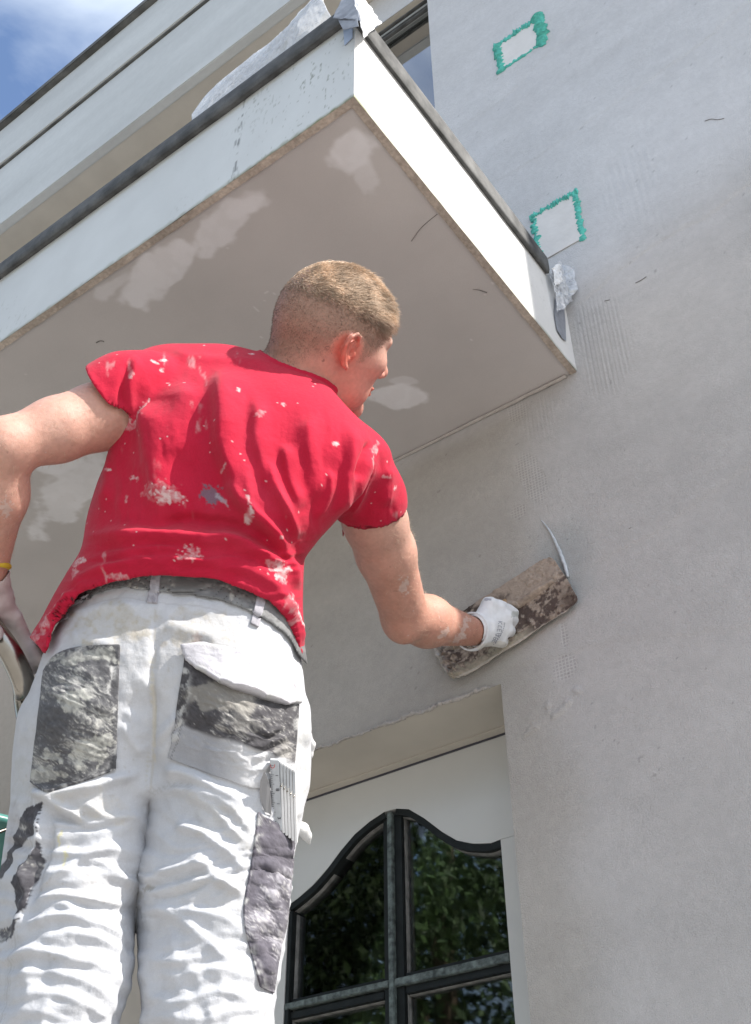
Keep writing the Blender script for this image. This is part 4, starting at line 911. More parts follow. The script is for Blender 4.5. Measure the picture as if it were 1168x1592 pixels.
leg = sst(1190, 1300, py); rid = 1-2*np.abs(fbm(np.c_[u_*.010+.5*fbm(P2*.012, 2, 62), v_*.028+.5*fbm(P2*.010, 2, 63)], 3, 64))
low = sst(1380, 1470, py); rid2 = 1-2*np.abs(fbm(np.c_[px*.007+.5*fbm(P2*.008, 2, 65), py*.034+.6*fbm(P2*.009, 2, 66)+.004*px], 3, 67))
d += fr*(leg*(1-low*.7)*.0055*rid+low*.0070*rid2+.0022*fbm(P2*.035, 4, 68)+(1-leg)*.0020*(1-2*np.abs(fbm(P2*.025, 3, 69))))
d = d*(1-.42*low)+fr*(.009*fbm(P2*.009+4, 3, 161)*leg+low*.006*(1-2*np.abs(fbm(np.c_[(px-.5*py)*.016, (py+.9*px)*.012]+2, 3, 162))))
V = V+N*d[:, None]; V = relax(V, F, 2, .5)
c = np.tile(np.array([.47, .48, .505]), (len(V), 1)); c *= (1+.05*fbm(P2*.02, 4, 3))[:, None]
def blend(c, w, k): return c*(1-w[:, None])+np.array(k)*w[:, None]
dust = np.clip(sst(.0, .45, fbm(P2*.035, 5, 5))*.6+sst(.05, .5, fbm(P2*.16, 4, 55))*.7, 0, 1)
for (x, y, a, b_, rd, k, cc_) in ((165, 975, 60, 34, -10, .75, (.40, .37, .31)), (320, 980, 62, 30, 10, .65, (.40, .37, .32)), (240, 1020, 60, 60, 0, .25, (.42, .40, .37)), (140, 1250, 60, 20, 15, .30, (.50, .46, .38)), (340, 1280, 55, 22, 30, .25, (.52, .49, .42)), (330, 1385, 50, 25, 0, .22, (.5, .47, .42)), (150, 1385, 60, 18, 0, .25, (.45, .42, .38)),
                                (450, 1150, 25, 60, 0, .3, (.5, .5, .48)), (470, 1230, 14, 70, 0, .4, (.48, .47, .44)), (38, 1220, 22, 40, 0, .5, (.40, .40, .38)), (20, 1300, 20, 40, 20, .6, (.30, .29, .31))):
    w = splat(px, py, x, y, a*1.1, b_*1.1, rd, int(x), .05, .8)*min(1, k*1.35)*(.30+.7*dust)*fr; c = blend(c, w, cc_)
for (x, y, a, b_, rd, k, cc_) in ((307, 995, 7, 8, 0, .7, (.34, .27, .24)), (255, 1002, 6, 5, 0, .5, (.4, .36, .3)), (208, 990, 5, 8, 10, .4, (.4, .36, .3)), (102, 1330, 3, 18, 12, .5, (.60, .55, .2)), (93, 1302, 2, 12, 12, .5, (.62, .56, .22)), (237, 1382, 8, 4, 0, .8, (.3, .29, .27)), (222, 1392, 6, 6, 0, .5, (.3, .29, .27)), (236, 1105, 3, 90, 0, .35, (.55, .48, .3))):
    c = blend(c, splat(px, py, x, y, a, b_, rd, int(x+y), .25, .7)*k*fr, cc_)
sp = (vn(P2*.16, 12) > .90) & (fbm(P2*.015, 2, 13) > .12) & (fr > .4); c[sp] = c[sp]*.6+np.array([.33, .30, .26])*.4
scr = sst(.5, .8, fbm(np.c_[px*.05, py*.3], 3, 77))*sst(.0, .25, fbm(P2*.012, 2, 78))*.35*fr; c = blend(c, scr, (.42, .40, .38))
# seam down the seat
sx = 238-7*sst(1000, 1230, py); w = sst(1.6, .6, np.abs(px-sx-3))*sst(945, 950, py)*sst(1235, 1225, py)*fr; c = blend(c, w*.45, (.36, .33, .27))
w = sst(1.2, .5, np.abs(px-sx+4))*sst(-.2, .3, np.sin(py*.9))*sst(945, 950, py)*sst(1235, 1225, py)*fr; c = blend(c, w*.4, (.4, .38, .3))
for ln in ([(52, 1240), (50, 1300), (34, 1400), (20, 1500), (8, 1592)], [(398, 1262), (388, 1340), (374, 1405), (376, 1450), (398, 1540), (404, 1592)], [(236, 1232), (262, 1222), (300, 1226)]):
    dd, sg_, _ = seg_dist(px, py, smoothline(ln)); c = blend(c, sst(1.8, .6, dd)*.35*fr, (.28, .27, .26)); c = blend(c, sst(1.4, .6, np.abs(dd-5))*sst(-.2, .3, np.sin(py*.9+px*.5))*.3*fr, (.3, .29, .27))
wb = np.abs(py-BL_(px)-17); c = blend(c, sst(1.5, .6, wb)*.4*fr*(px > 110), (.34, .33, .33))
def stained_dark(px, py, s, base=(.060, .058, .066), lite=(.40, .39, .36), amt=.15):
    P_ = np.c_[px, py]; q = P_+6*np.stack([fbm(P_*.03, 3, s+7), fbm(P_*.03, 3, s+8)], 1)
    u, v = q[:, 0]*.83+q[:, 1]*.56, -q[:, 0]*.56+q[:, 1]*.83
    st = 1-2*np.abs(fbm(np.c_[u*.028, v*.13]+s, 5, s, .62)); fine = fbm(np.c_[u*.16, v*.45], 4, s+1, .65); g = fbm(P_*.016+s, 3, s+2)
    c = np.tile(np.array(base), (len(px), 1)); c *= (1+.45*fine+.25*g)[:, None]
    c = blend(c, sst(-.1, .7, g+.5*fine)*.35, (.17, .17, .18))
    c = blend(c, sst(.45, 1.15, .5*st+1.3*g+.8*fine+amt-.08)*.85, lite); c = blend(c, sst(.42, .7, fine+.5*g)*.5, (.5, .49, .46)); return c
# dark side panels sewn into the legs
def inpoly(px, py, poly):
    r_ = np.zeros(len(px), bool); n = len(poly)
    for i in range(n):
        x0, y0 = poly[i]; x1, y1 = poly[(i+1) % n]; m_ = ((y0 > py) != (y1 > py)); 
        if y1 != y0: r_ ^= m_ & (px < (x1-x0)*(py-y0)/(y1-y0)+x0)
    return r_
wob = 1.2*fbm(P2*.05, 3, 90)
for poly, amt in (([(69, 1246), (44, 1258), (30, 1285), (15, 1320), (-10, 1370), (8, 1366), (22, 1322), (40, 1308), (60, 1296)], -.35), ([(68, 1250), (66, 1300), (52, 1330), (36, 1342), (20, 1372), (22, 1392), (30, 1425), (44, 1412), (50, 1380), (64, 1345), (64, 1310)], -.35), ([(38, 1428), (10, 1440), (-40, 1452), (-40, 1475), (0, 1466), (22, 1456)], -.35), ([(196, 1555), (176, 1575), (172, 1640), (196, 1640)], .2)):
    m_ = inpoly(px+wob, py+wob, poly) & (fr > .02); 
    if m_.any(): c[m_] = stained_dark(px[m_], py[m_], 31, amt=amt)
trous = mesh('work_trousers', toW(V), F, M['pants'], person, True, c)
bvh = BVHTree.FromPolygons([tuple(v) for v in V.tolist()], [tuple(f) for f in F.tolist()])
def hit(x, y, dt=0):
    d_ = Vector(cs(x, y, 1.0)).normalized(); h_ = bvh.ray_cast(Vector((0, 0, 0)), d_)
    if h_[0] is None:
        h_ = bvh.find_nearest(Vector(cs(x, y, 1.42))); return np.array(h_[0]), np.array(h_[1])
    return np.array(h_[0]), np.array(h_[1])
def patch(name, top_, bot, nu, nv, off, matl, colf, par=trous, puff=0, slack=0, bump=None, s=0, back=.006):
    # a piece of cloth lying on the surface, bounded above and below by two curves
    a = smoothline(top_); b = smoothline(bot)
    def at(l, u): L_ = np.r_[0, np.cumsum(np.linalg.norm(np.diff(l, axis=0), axis=1))]; L_ /= L_[-1]; return np.c_[np.interp(u, L_, l[:, 0]), np.interp(u, L_, l[:, 1])]
    us = np.linspace(0, 1, nu); A, B = at(a, us), at(b, us); G = []; XY = []
    for j in range(nv):
        v = j/(nv-1)
        for i in range(nu):
            x, y = A[i]*(1-v)+B[i]*v; p, n_ = hit(x, y); G.append(p); XY.append((x, y))
    G = np.array(G).reshape(nv, nu, 3); XY = np.array(XY)
    for _ in range(3):
        K = G.copy(); K[1:-1, 1:-1] = (G[1:-1, 1:-1]*2+G[:-2, 1:-1]+G[2:, 1:-1]+G[1:-1, :-2]+G[1:-1, 2:])/6; G = K
    gu = np.gradient(G, axis=1); gv = np.gradient(G, axis=0); nn = np.cross(gu, gv); nn /= np.linalg.norm(nn, axis=2)[..., None]+1e-9
    ctr = G-0; sgn = np.sign(-(nn*ctr).sum(2))[..., None]; nn = nn*sgn
    uu, vv = np.meshgrid(np.linspace(0, 1, nu), np.linspace(0, 1, nv)); e = np.minimum(np.minimum(uu, 1-uu)*4, np.minimum(vv, 1-vv)*4); e = np.clip(e, 0, 1)
    h_ = off+puff*np.sin(np.pi*uu)*np.sin(np.pi*vv)+slack*vv**2*np.sin(np.pi*np.clip(uu, 0, 1))+.0
    if bump is not None: h_ = h_+bump(XY[:, 0], XY[:, 1]).reshape(nv, nu)*e
    T_ = G+nn*h_[..., None]; rimw = np.array([[0]])
    Vt = T_.reshape(-1, 3); idx = np.arange(nu*nv).reshape(nv, nu); Fq = [np.stack([idx[:-1, :-1], idx[:-1, 1:], idx[1:, 1:], idx[1:, :-1]], -1).reshape(-1, 4)]
    per = list(idx[0])+list(idx[1:, -1])+list(idx[-1, :-1][::-1])+list(idx[1:-1, 0][::-1]); per = np.array(per); low = (G-nn*back).reshape(-1, 3)[per]
    b0 = len(Vt)+np.arange(len(per)); Fq.append(np.stack([per, b0, np.roll(b0, -1), np.roll(per, -1)], 1)); Vt = np.r_[Vt, low]
    XYa = np.r_[XY, XY[per]]; return mesh(name, toW(Vt), np.concatenate(Fq), matl, par, True, colf(XYa[:, 0], XYa[:, 1]))
def wrinkle(s, a=.0022, sc=.05):
    return lambda x, y: a*(1-2*np.abs(fbm(np.c_[x*sc*.3+y*sc*.12, y*sc-x*sc*.45], 3, s)))+.5*a*fbm(np.c_[x, y]*sc*2, 3, s+1)
def edges(c, x, y, lines, k=(.05, .05, .055), w=2.2):
    dm = np.min([seg_dist(x, y, smoothline(l))[0] for l in lines], 0); P_ = np.c_[x, y]
    c = blend(c, sst(15, 0, dm)*sst(-.05, .35, fbm(P_*.09, 4, 17))*.75, (.47, .47, .46))
    for l in lines:
        d_, _, _ = seg_dist(x, y, smoothline(l)); st = sst(w, w*.4, np.abs(d_-5))*sst(-.3, .2, np.sin(x*1.1+y*1.3)); c = blend(c, st*.55, k)
    return c
lpT = [(70, 1045), (85, 1022), (112, 1010), (147, 1003), (187, 1004)]; lpB = [(50, 1216), (70, 1232), (95, 1226), (140, 1212), (180, 1197)]
def lpc(x, y):
    c = stained_dark(x, y, 51, base=(.088, .088, .094), lite=(.31, .31, .295), amt=-.05)
    for (a_, b_, r1, r2, rd, s) in ((120, 1095, 24, 14, 25, 1), (90, 1177, 15, 10, 0, 2), (145, 1165, 20, 28, 40, 3), (140, 1022, 55, 12, -4, 4), (72, 1205, 26, 14, 0, 5)): c = blend(c, splat(x, y, a_, b_, r1, r2, rd, 200+s, .09, 1.0)*.7*(.5+.5*sst(-.2, .2, fbm(np.c_[x, y]*.2, 4, s))), (.45, .45, .41))
    return edges(c, x, y, [lpT, [(187, 1004), (171, 1064), (180, 1117), (180, 1197)], lpB])
pk = patch('back_pocket', lpT, lpB, 90, 120, .0035, M['pants'], lpc, puff=.006, bump=wrinkle(61, .003))
rpT = [(288, 1024), (330, 1040), (390, 1072), (430, 1084), (464, 1092)]; rpB = [(263, 1178), (300, 1194), (352, 1212), (405, 1226), (455, 1200)]
def rpc(x, y):
    c = stained_dark(x, y, 71, base=(.066, .063, .068), lite=(.27, .26, .245), amt=.0)
    lowm = sst(-4, 4, (y-(1128+(x-289)*.36))); c = blend(c, lowm*.8, (.36, .37, .40)); c = blend(c, lowm*sst(330, 390, x)*.75, (.58, .58, .59))  # grey lower panel; its pale right part is sunlight painted in
    gs = sst(28, 0, y-(1050+(x-290)*.20))*0; c = blend(c, splat(x, y, 340, 1085, 60, 22, 12, 301, .05, .6)*.45, (.36, .34, .30))
    return edges(c, x, y, [[(288, 1030), (286, 1100), (263, 1178)], [(464, 1092), (455, 1200)]])
bmp = wrinkle(81, .003)
pk = patch('back_pocket', rpT, rpB, 100, 110, .003, M['pants'], rpc, puff=.007, bump=lambda x, y: bmp(x, y)+.0022*sst(-3, 3, (1128+(x-289)*.36)-y)+.004*np.sin((x*.35+y)*.33)*np.exp(-((x-430)/30)**2)*sst(1120, 1150, y))
fpT = [(285, 1007), (310, 1005), (340, 1009), (401, 1024), (440, 1050), (466, 1083)]; fpB = [(292, 1027), (312, 1042), (356, 1069), (401, 1087), (436, 1094), (464, 1094)]
def fpc(x, y):
    c = np.tile(np.array([.47, .46, .49]), (len(x), 1)); c = blend(c, sst(.05, .5, fbm(np.c_[x, y]*.06, 4, 91))*.4, (.30, .29, .32)); return edges(c, x, y, [fpT, fpB], (.25, .24, .26), 2)
fl = patch('pocket_flap', fpT, fpB, 80, 40, .006, M['pants'], fpc, slack=.014, bump=wrinkle(95, .0012), back=-.004)
so = fl.modifiers.new('thickness', 'SOLIDIFY'); so.thickness = .0025
spT = [(401, 1263), (418, 1270), (436, 1280), (457, 1297)]; spB = [(404, 1534), (410, 1545), (418, 1552), (428, 1536)]
def spc(x, y):
    c = stained_dark(x, y, 111, base=(.105, .098, .118), lite=(.33, .32, .35), amt=.02); return edges(c, x, y, [spT, [(401, 1263), (392, 1333), (380, 1400), (380, 1450), (404, 1534)]], (.05, .05, .055), 2)
def warpcols(l, r, n=14): return l, r
lpth = smoothline([(401, 1263), (396, 1300), (390, 1345), (379, 1405), (381, 1445), (392, 1490), (404, 1534)]); rpth = smoothline([(457, 1297), (455, 1335), (450, 1385), (445, 1431), (435, 1475), (429, 1510), (424, 1545)])
pk = patch('side_panel', [tuple(p) for p in lpth[::2]], [tuple(p) for p in rpth[::2]], 130, 30, .0028, M['pants'], spc, bump=wrinkle(115, .0022, .06))
# belt and loops
def bandf(Q):
    px, py = pxy(Q); w = (np.abs(py-(BL_(px)-19))-20)*Q[:, 2]/FPX
    return smax(np.maximum(hipsf(Q)-.0065, -hipsf(Q)+.002), w, .003)
Vb, Fb = surfnets(bandf, (-.42, -.22, 1.36), (-.02, -.05, 1.80), .0028); Vb = relax(Vb, Fb, 2, .5)
bx, by = pxy(Vb); c = np.tile(np.array([.13, .13, .132]), (len(Vb), 1)); c = blend(c, sst(-.15, .35, fbm(np.c_[bx*.06, by*.1], 5, 3))*.6, (.24, .245, .245)); c = blend(c, sst(.32, .6, fbm(np.c_[bx*.1, by*.1], 4, 6))*.7, (.5, .49, .45))
mesh('belt', toW(Vb), Fb, M['belt'], person, True, c)
bvb = BVHTree.FromPolygons([tuple(v) for v in Vb.tolist()], [tuple(f) for f in Fb.tolist()])
_b0 = bvh
def hit2(x, y, dt=0):
    d_ = Vector(cs(x, y, 1.0)).normalized(); h1 = bvb.ray_cast(Vector((0, 0, 0)), d_); h2 = _b0.ray_cast(Vector((0, 0, 0)), d_)
    c_ = [h for h in (h1, h2) if h[0] is not None]
    if not c_: h_ = bvb.find_nearest(Vector(cs(x, y, 1.46))); return np.array(h_[0]), np.array(h_[1])
    h_ = min(c_, key=lambda h: h[3]); return np.array(h_[0]), np.array(h_[1])
_h = hit; hit = hit2
def lc(x, y):
    c = np.tile(np.array([.36, .35, .38]), (len(x), 1)); return blend(c, sst(-.1, .4, fbm(np.c_[x, y]*.2, 4, 5))*.5, (.18, .17, .19))
for t_, b_ in (([(238, 888), (251, 889)], [(229, 938), (245, 939)]), ([(400, 926), (413, 932)], [(389, 970), (401, 976)]), ([(101, 938), (111, 930)], [(94, 968), (107, 962)])):
    patch('belt_loop', [t_[0], ((t_[0][0]+t_[1][0])/2, (t_[0][1]+t_[1][1])/2), t_[1]], [b_[0], ((b_[0][0]+b_[1][0])/2, (b_[0][1]+b_[1][1])/2), b_[1]], 12, 26, .003, M['pants'], lc)
hit = _h
def cloth_tube(name, pts, r_, par, col_): 
    A = [(cs(*p), q) for p, q in zip(pts, r_)]; a = np.array([x for x, _ in A]); V_, F_ = surfnets(lambda Q: chain(Q, A, .004)-.0006*fbm(Q*200, 2, 4), a.min(0)-.02, a.max(0)+.02, .0018)
    return mesh(name, toW(relax(V_, F_, 1)), F_, M['pants'], par, True, np.tile(col_, (len(V_), 1)))
cloth_tube('hammer_loop', [(470, 1136, 1.49), (480, 1143, 1.49), (486, 1158, 1.49), (482, 1174, 1.49), (474, 1180, 1.49), (478, 1192, 1.49)], [.004, .004, .004, .004, .0035, .004], trous, (.55, .55, .55))
cloth_tube('pocket_tab', [(458, 1282, 1.432), (470, 1290, 1.434), (477, 1300, 1.436), (481, 1312, 1.438)], [.008, .009, .0065, .002], trous, (.55, .55, .54))
# shoes
for a in (ankL, ankR):
    A = a+toC(np.array([0, 0, 0]))*0; toe = toC(toW(A[None])[0]+np.array([-.03, .19, -.045])); heel = toC(toW(A[None])[0]+np.array([.0, -.03, -.045]))
    V_, F_ = surfnets(lambda Q: smin(chain(Q, [(heel, .036), (toe, .036)], .02), cone(Q, A+0, heel*.5+toe*.5, .045, .035), .03), np.minimum(heel, toe)-.09, np.maximum(A, toe)+.09, .006)
    mesh('shoe', toW(relax(V_, F_, 2)), F_, M['shoe'], person)

# --- gloves
def finger(Q, pts, r0, r1, k=.004):
    n = len(pts); return chain(Q, [(p, r0+(r1-r0)*i/(n-1)) for i, p in enumerate(pts)], k)
G = {}
mc = {'i': cs(776, 946, 2.085), 'm': cs(788, 960, 2.085), 'r': cs(788, 979, 2.085), 'p': cs(777, 996, 2.08)}
pip = {'i': cs(790, 950, 2.112), 'm': cs(797, 966, 2.118), 'r': cs(795, 983, 2.118), 'p': cs(783, 999, 2.108)}
tip = {'i': cs(790, 962, 2.135), 'm': cs(790, 975, 2.138), 'r': cs(785, 987, 2.136), 'p': cs(776, 998, 2.13)}
wq = cs(745, 981, 2.055)
def gloveR(Q):
    d = cone(Q, cs(737, 980, 2.042), cs(752, 979, 2.058), .0275, .028)
    for k in 'imrp': d = smin(d, cone(Q, wq, mc[k], .0225, .0125), .012)
    fd = None
    for k, r_ in (('i', .0108), ('m', .0112), ('r', .0108), ('p', .0098)):
        f_ = finger(Q, [mc[k], pip[k], pip[k]*.45+tip[k]*.55+np.array([0, -.001, .006]), tip[k]], r_, r_*.85); d = smin(d, f_, .0035)
    th_ = finger(Q, [cs(750, 966, 2.06), cs(761, 941, 2.075), cs(778, 944, 2.098), cs(799, 953, 2.112)], .018, .0090); d = smin(d, th_, .007)
    wrk = .0012*(1-2*np.abs(fbm(Q*70, 3, 4)))
    inn = np.maximum(chain(Q, armR2, .02)-.0015, (Q-cs(743, 981, 2.05)) @ ((wrR-foR)/np.linalg.norm(wrR-foR)))
    cut = -((Q-cs(733, 980, 2.036)) @ ((wrR-foR)/np.linalg.norm(wrR-foR)))
    cuff = np.maximum(np.abs(chain(Q, armR2+[(cs(760, 985, 2.09), .026)], .02)-.003)-.0022, np.abs((Q-cs(738, 980, 2.043)) @ ((wrR-foR)/np.linalg.norm(wrR-foR)))-.006)
    return smin(smax(smax(d-wrk, -inn, .002), cut, .002), cuff, .002)
V, F = surfnets(gloveR, cs(700, 1040, 2.0)-.02, cs(840, 900, 2.2)+.02, .0014); V = relax(V, F, 2, .5); px, py = pxy(V)
c = np.tile(np.array([.66, .67, .69]), (len(V), 1)); c *= (1+.06*fbm(np.c_[px, py]*.08, 3, 2))[:, None]
c = blend(c, splat(px, py, 765, 1004, 26, 8, -10, 5, .1, .6)*.5, (.52, .48, .40)); c = blend(c, splat(px, py, 800, 955, 8, 6, 0, 6, .2, .6)*.6, (.33, .35, .33)); c = blend(c, splat(px, py, 760, 932, 6, 2.2, 0, 7, .2, .6)*.7, (.2, .2, .25))
gR = mesh('glove', toW(V), F, M['glove'], person, True, c)
bvg = BVHTree.FromPolygons([tuple(v) for v in V.tolist()], [tuple(f) for f in F.tolist()])
def gpt(x, y, off):
    d_ = Vector(cs(x, y, 1.0)).normalized(); h_ = bvg.ray_cast(Vector((0, 0, 0)), d_); p = np.array(h_[0]) if h_[0] else cs(x, y, 2.07); n_ = np.array(h_[1]) if h_[0] else np.array([0, 0, -1]); return p-cs(x, y, 1)/np.linalg.norm(cs(x, y, 1))*off
# rows of small printed characters and a dotted line on the back of the glove
glyph = {'K': [((0, 0), (0, 1)), ((0, .5), (.8, 1)), ((0, .5), (.8, 0))], 'C': [((.8, .9), (.2, .9)), ((.2, .9), (.1, .1)), ((.1, .1), (.8, .1))], 'E': [((0, 0), (0, 1)), ((0, 1), (.8, 1)), ((0, .5), (.7, .5)), ((0, 0), (.8, 0))], '1': [((.4, 0), (.4, 1))], '3': [((.1, 1), (.8, 1)), ((.8, 1), (.4, .55)), ((.4, .55), (.8, .3)), ((.8, .3), (.1, 0))], '8': [((.1, 0), (.1, 1)), ((.8, 0), (.8, 1)), ((.1, 1), (.8, 1)), ((.1, .5), (.8, .5)), ((.1, 0), (.8, 0))]}
def bar_on(fn, a, b, w, th=.0006, off=.0008):
    a, b = np.array(a), np.array(b); t = b-a; L_ = np.linalg.norm(t); n_ = np.array([-t[1], t[0]])/L_*w/2; k = max(2, int(L_/2)+1); V_ = []
    for i in range(k):
        p = a+t*i/(k-1); V_ += [fn(*(p+n_), off), fn(*(p-n_), off), fn(*(p+n_), -.0005), fn(*(p-n_), -.0005)]
    F_ = []
    for i in range(k-1):
        s_ = 4*i; F_ += [(s_, s_+1, s_+5, s_+4), (s_, s_+4, s_+6, s_+2), (s_+1, s_+3, s_+7, s_+5)]
    F_ += [(0, 2, 3, 1), (4*k-4, 4*k-3, 4*k-1, 4*k-2)]; return V_, F_
PV, PFc = [], []
def addbar(fn, a, b, w, **k):
    v, f = bar_on(fn, a, b, w, **k); o_ = len(PV); PV.extend(v); PFc.extend([tuple(i+o_ for i in q) for q in f])
def word(fn, s_, o, ex, ey, w=.8):
    o, ex, ey = np.array(o, float), np.array(ex, float), np.array(ey, float)
    for i, ch in enumerate(s_):
        for a, b in glyph.get(ch, []): addbar(fn, o+ex*(i*1.15+a[0])+ey*a[1], o+ex*(i*1.15+b[0])+ey*b[1], w)
word(gpt, 'KCE8', (775, 966), (-.6, 5.2), (6.2, .8), .9); word(gpt, '38E', (771, 985), (-2.0, 4.4), (5.6, 2.2), .9)
for i in range(13): q = i/12; x = 785-14*q**2-3*q; y = 968+33*q; addbar(gpt, (x, y), (x-.4, y+1.6), 1.1)
mesh('glove_print', toW(np.array(PV)), PFc, M['faint'], gR, False)
# left glove, hand closed over the rail
RAIL = [(-120, 935, 1.66), (-70, 938, 1.62), (-30, 958, 1.59), (2, 994, 1.575), (24, 1030, 1.57), (38, 1066, 1.57), (43, 1110, 1.575)]
RT = [toC(P(*p)) for p in RAIL]
def gloveL(Q):
    d = cone(Q, cs(-18, 886, 1.582), cs(-16, 925, 1.60), .0285, .030)
    kn_ = [cs(22, 962, 1.612), cs(12, 972, 1.625), cs(2, 978, 1.64), cs(-8, 984, 1.65)]
    for p in kn_: d = smin(d, cone(Q, cs(-14, 935, 1.605), p, .024, .013), .014)
    f1 = [[cs(22, 962, 1.612), cs(38, 996, 1.622), cs(52, 1016, 1.612), cs(62, 1028, 1.600)], [cs(12, 972, 1.625), cs(28, 1006, 1.635), cs(44, 1024, 1.62), cs(52, 1036, 1.605)], [cs(2, 978, 1.64), cs(16, 1010, 1.645), cs(34, 1032, 1.635), cs(44, 1044, 1.615)], [cs(-8, 984, 1.65), cs(6, 1012, 1.65), cs(22, 1034, 1.64), cs(32, 1046, 1.625)]]
    for f_, r_ in zip(f1, (.0115, .0118, .0112, .0100)): d = smin(d, finger(Q, f_, r_, r_*.85), .003)
    d = smin(d, finger(Q, [cs(-22, 945, 1.60), cs(-22, 968, 1.575), cs(-8, 985, 1.552)], .017, .011), .008)
    d = d-.0016*(1-2*np.abs(fbm(Q*np.array([30, 90, 30]), 3, 4)))
    d = smax(d, -(chain(Q, [(a, .0175) for a in RT], .004)), .002)
    inn = np.maximum(chain(Q, armL2, .02)-.0015, -(Q[:, 1]-cs(0, 905, 1.59)[1])); return smax(smax(d, -inn, .002), Q[:, 1]-cs(0, 886, 1.585)[1], .003)
V, F = surfnets(gloveL, cs(-80, 1070, 1.5)-np.array([.02, .0, 0]), cs(100, 870, 1.7)+np.array([.02, .01, 0]), .0018); V = relax(V, F, 2, .5); px, py = pxy(V)
c = np.tile(np.array([.52, .47, .46]), (len(V), 1)); c *= (1+.08*fbm(np.c_[px, py]*.08, 3, 2))[:, None]
gL = mesh('glove', toW(V), F, M['glove'], person, True, c)
cf = [(cs(-18+32*math.cos(a), 884+4*math.sin(a)*1.0-3, 1.58+.031*math.sin(a))) for a in np.linspace(0, 2*math.pi, 17)]
tube('cuff_band', [toW(p[None])[0] for p in cf], .0042, mat('yellow_cuff', (.55, .40, .03), .8), gL, 8)

# ------------------------------------------------------------------ trowel pressed on the wall
trowel = empty('plastering_trowel', (-.86, 1.56, 2.40), 'steel plastering trowel smeared with brown mortar, held flat against the wall', 'trowel')
TA, TB, TC_, TDd = np.array([-.731, 2.505]), np.array([-.687, 2.373]), np.array([-.975, 2.300]), np.array([-1.030, 2.434])
def tq(u, v):       # u along the length from lower left to upper right, v across from lower to upper edge
    return (1-u)[:, None]*((1-v)[:, None]*TC_+v[:, None]*TDd)+u[:, None]*((1-v)[:, None]*TB+v[:, None]*TA)
def trow(side):
    def fn(u, v):
        # rounded corners
        U, Vv = u*2-1, v*2-1; k = .10; U2 = U*(1-k*np.abs(Vv)**8*.25); V2 = Vv*(1-k*np.abs(U)**12*1.2)
        p = tq((U2+1)/2, (V2+1)/2); p += .0025*np.stack([fbm(np.c_[u*9, v*4], 3, 5), fbm(np.c_[u*9, v*4], 3, 6)], 1)*(np.maximum(abs(U), abs(Vv)) > .97)[:, None]
        y = YW-.013-.004*v; mo = fbm(np.c_[u*18, v*8], 6, 7, .62); lump = sst(.05, .5, mo)
        blob = np.exp(-(((u-.045)/.07)**2+((v-.35)/.38)**2))*.014*(1+1.2*fbm(np.c_[u*30, v*15], 4, 12))+np.exp(-(((u-.93)/.06)**2+((v-.62)/.3)**2))*.0035
        return np.c_[p[:, 0], y-(.0008+.0026*lump+blob if side else 0*u-.0012), p[:, 1]]
    return fn
def tcol(V):
    q = np.c_[V[:, 0], V[:, 2]]; dL = (TA-TDd)/np.linalg.norm(TA-TDd); u = (q-TDd) @ dL/.306; w = np.array([-dL[1], dL[0]]); v = 1+((q-TDd) @ w)/.14
    n1 = fbm(np.c_[u*13+v*3, v*6-u*4]+3, 6, 3, .62); n2 = fbm(np.c_[u*46, v*22], 4, 4)
    c = np.tile(np.array([.085, .06, .05]), (len(V), 1)); c = blend(c, sst(-.10, .24, n1+.6*n2)*.85, (.31, .245, .195)); dz = sst(.62, .45, u)*sst(.45, .75, v)*sst(.1, .25, u); c = c*(1-.45*dz[:, None]); c = blend(c, sst(.15, .5, n2)*.6, (.42, .36, .30))
    up = sst(.42, .62, u+.25*fbm(np.c_[u*7, v*5], 3, 8))*sst(.45, .62, v+.2*n1); c = blend(c, up*.9, (.37, .30, .245))
    lw = sst(.12, .02, u+.1*n1); c = blend(c, lw*.95, (.46, .43, .40)); ed = sst(.16, .05, v+.2*n2)*sst(.75, .6, u); c = blend(c, ed*.7, (.40, .36, .28))
    tipd = np.exp(-(((u-.99)/.07)**2+((v-.12)/.22)**2)); c = blend(c, tipd*.8, (.07, .045, .035)); c = blend(c, sst(.02, -.005, v-.01)*.7, (.5, .45, .4)); return c
b = sheet('blade', trow(True), 260, 120, M['blade'], trowel, col=tcol)
so = b.modifiers.new('thickness', 'SOLIDIFY'); so.thickness = .0016; so.offset = -1
def onb(u, v, y): p = tq(np.array([u]), np.array([v]))[0]; return (p[0], YW-y, p[1])
def tbar(name, u0, u1, v0, v1, y, r_, m_, flat=.6): return tube(name, [onb(u0, v0, y), onb(u0*.66+u1*.34, v0*.66+v1*.34, y), onb(u0*.34+u1*.66, v0*.34+v1*.66, y), onb(u1, v1, y)], [r_*.8, r_, r_, r_*.55], m_, trowel, 10, flat, .05)
tbar('mounting_bar', .06, .93, .5, .53, .019, .0125, M['smear'], .45)
tube('handle_post', [onb(.30, .5, .020), onb(.30, .5, .035), onb(.33, .5, .045)], .006, M['smear'], trowel, 8)
tube('handle_post', [onb(.64, .5, .020), onb(.63, .5, .034), onb(.60, .5, .044)], .006, M['smear'], trowel, 8)
tube('grip', [onb(.31, .5, .044), onb(.40, .5, .046), onb(.52, .5, .046), onb(.61, .5, .044)], [.010, .012, .012, .010], M['wood'], trowel, 14)
# mortar bead left by the edge, part of the fresh coat
rd = tube('mortar_bead', [onY(842, 809, YW-.001), onY(853, 823, YW-.003), onY(864, 843, YW-.004), onY(873, 865, YW-.005), onY(879, 882, YW-.006), onY(883, 897, YW-.006)], [.001, .002, .0032, .0042, .0046, .003], M['bead_mortar'], house, 8, .9, .10)

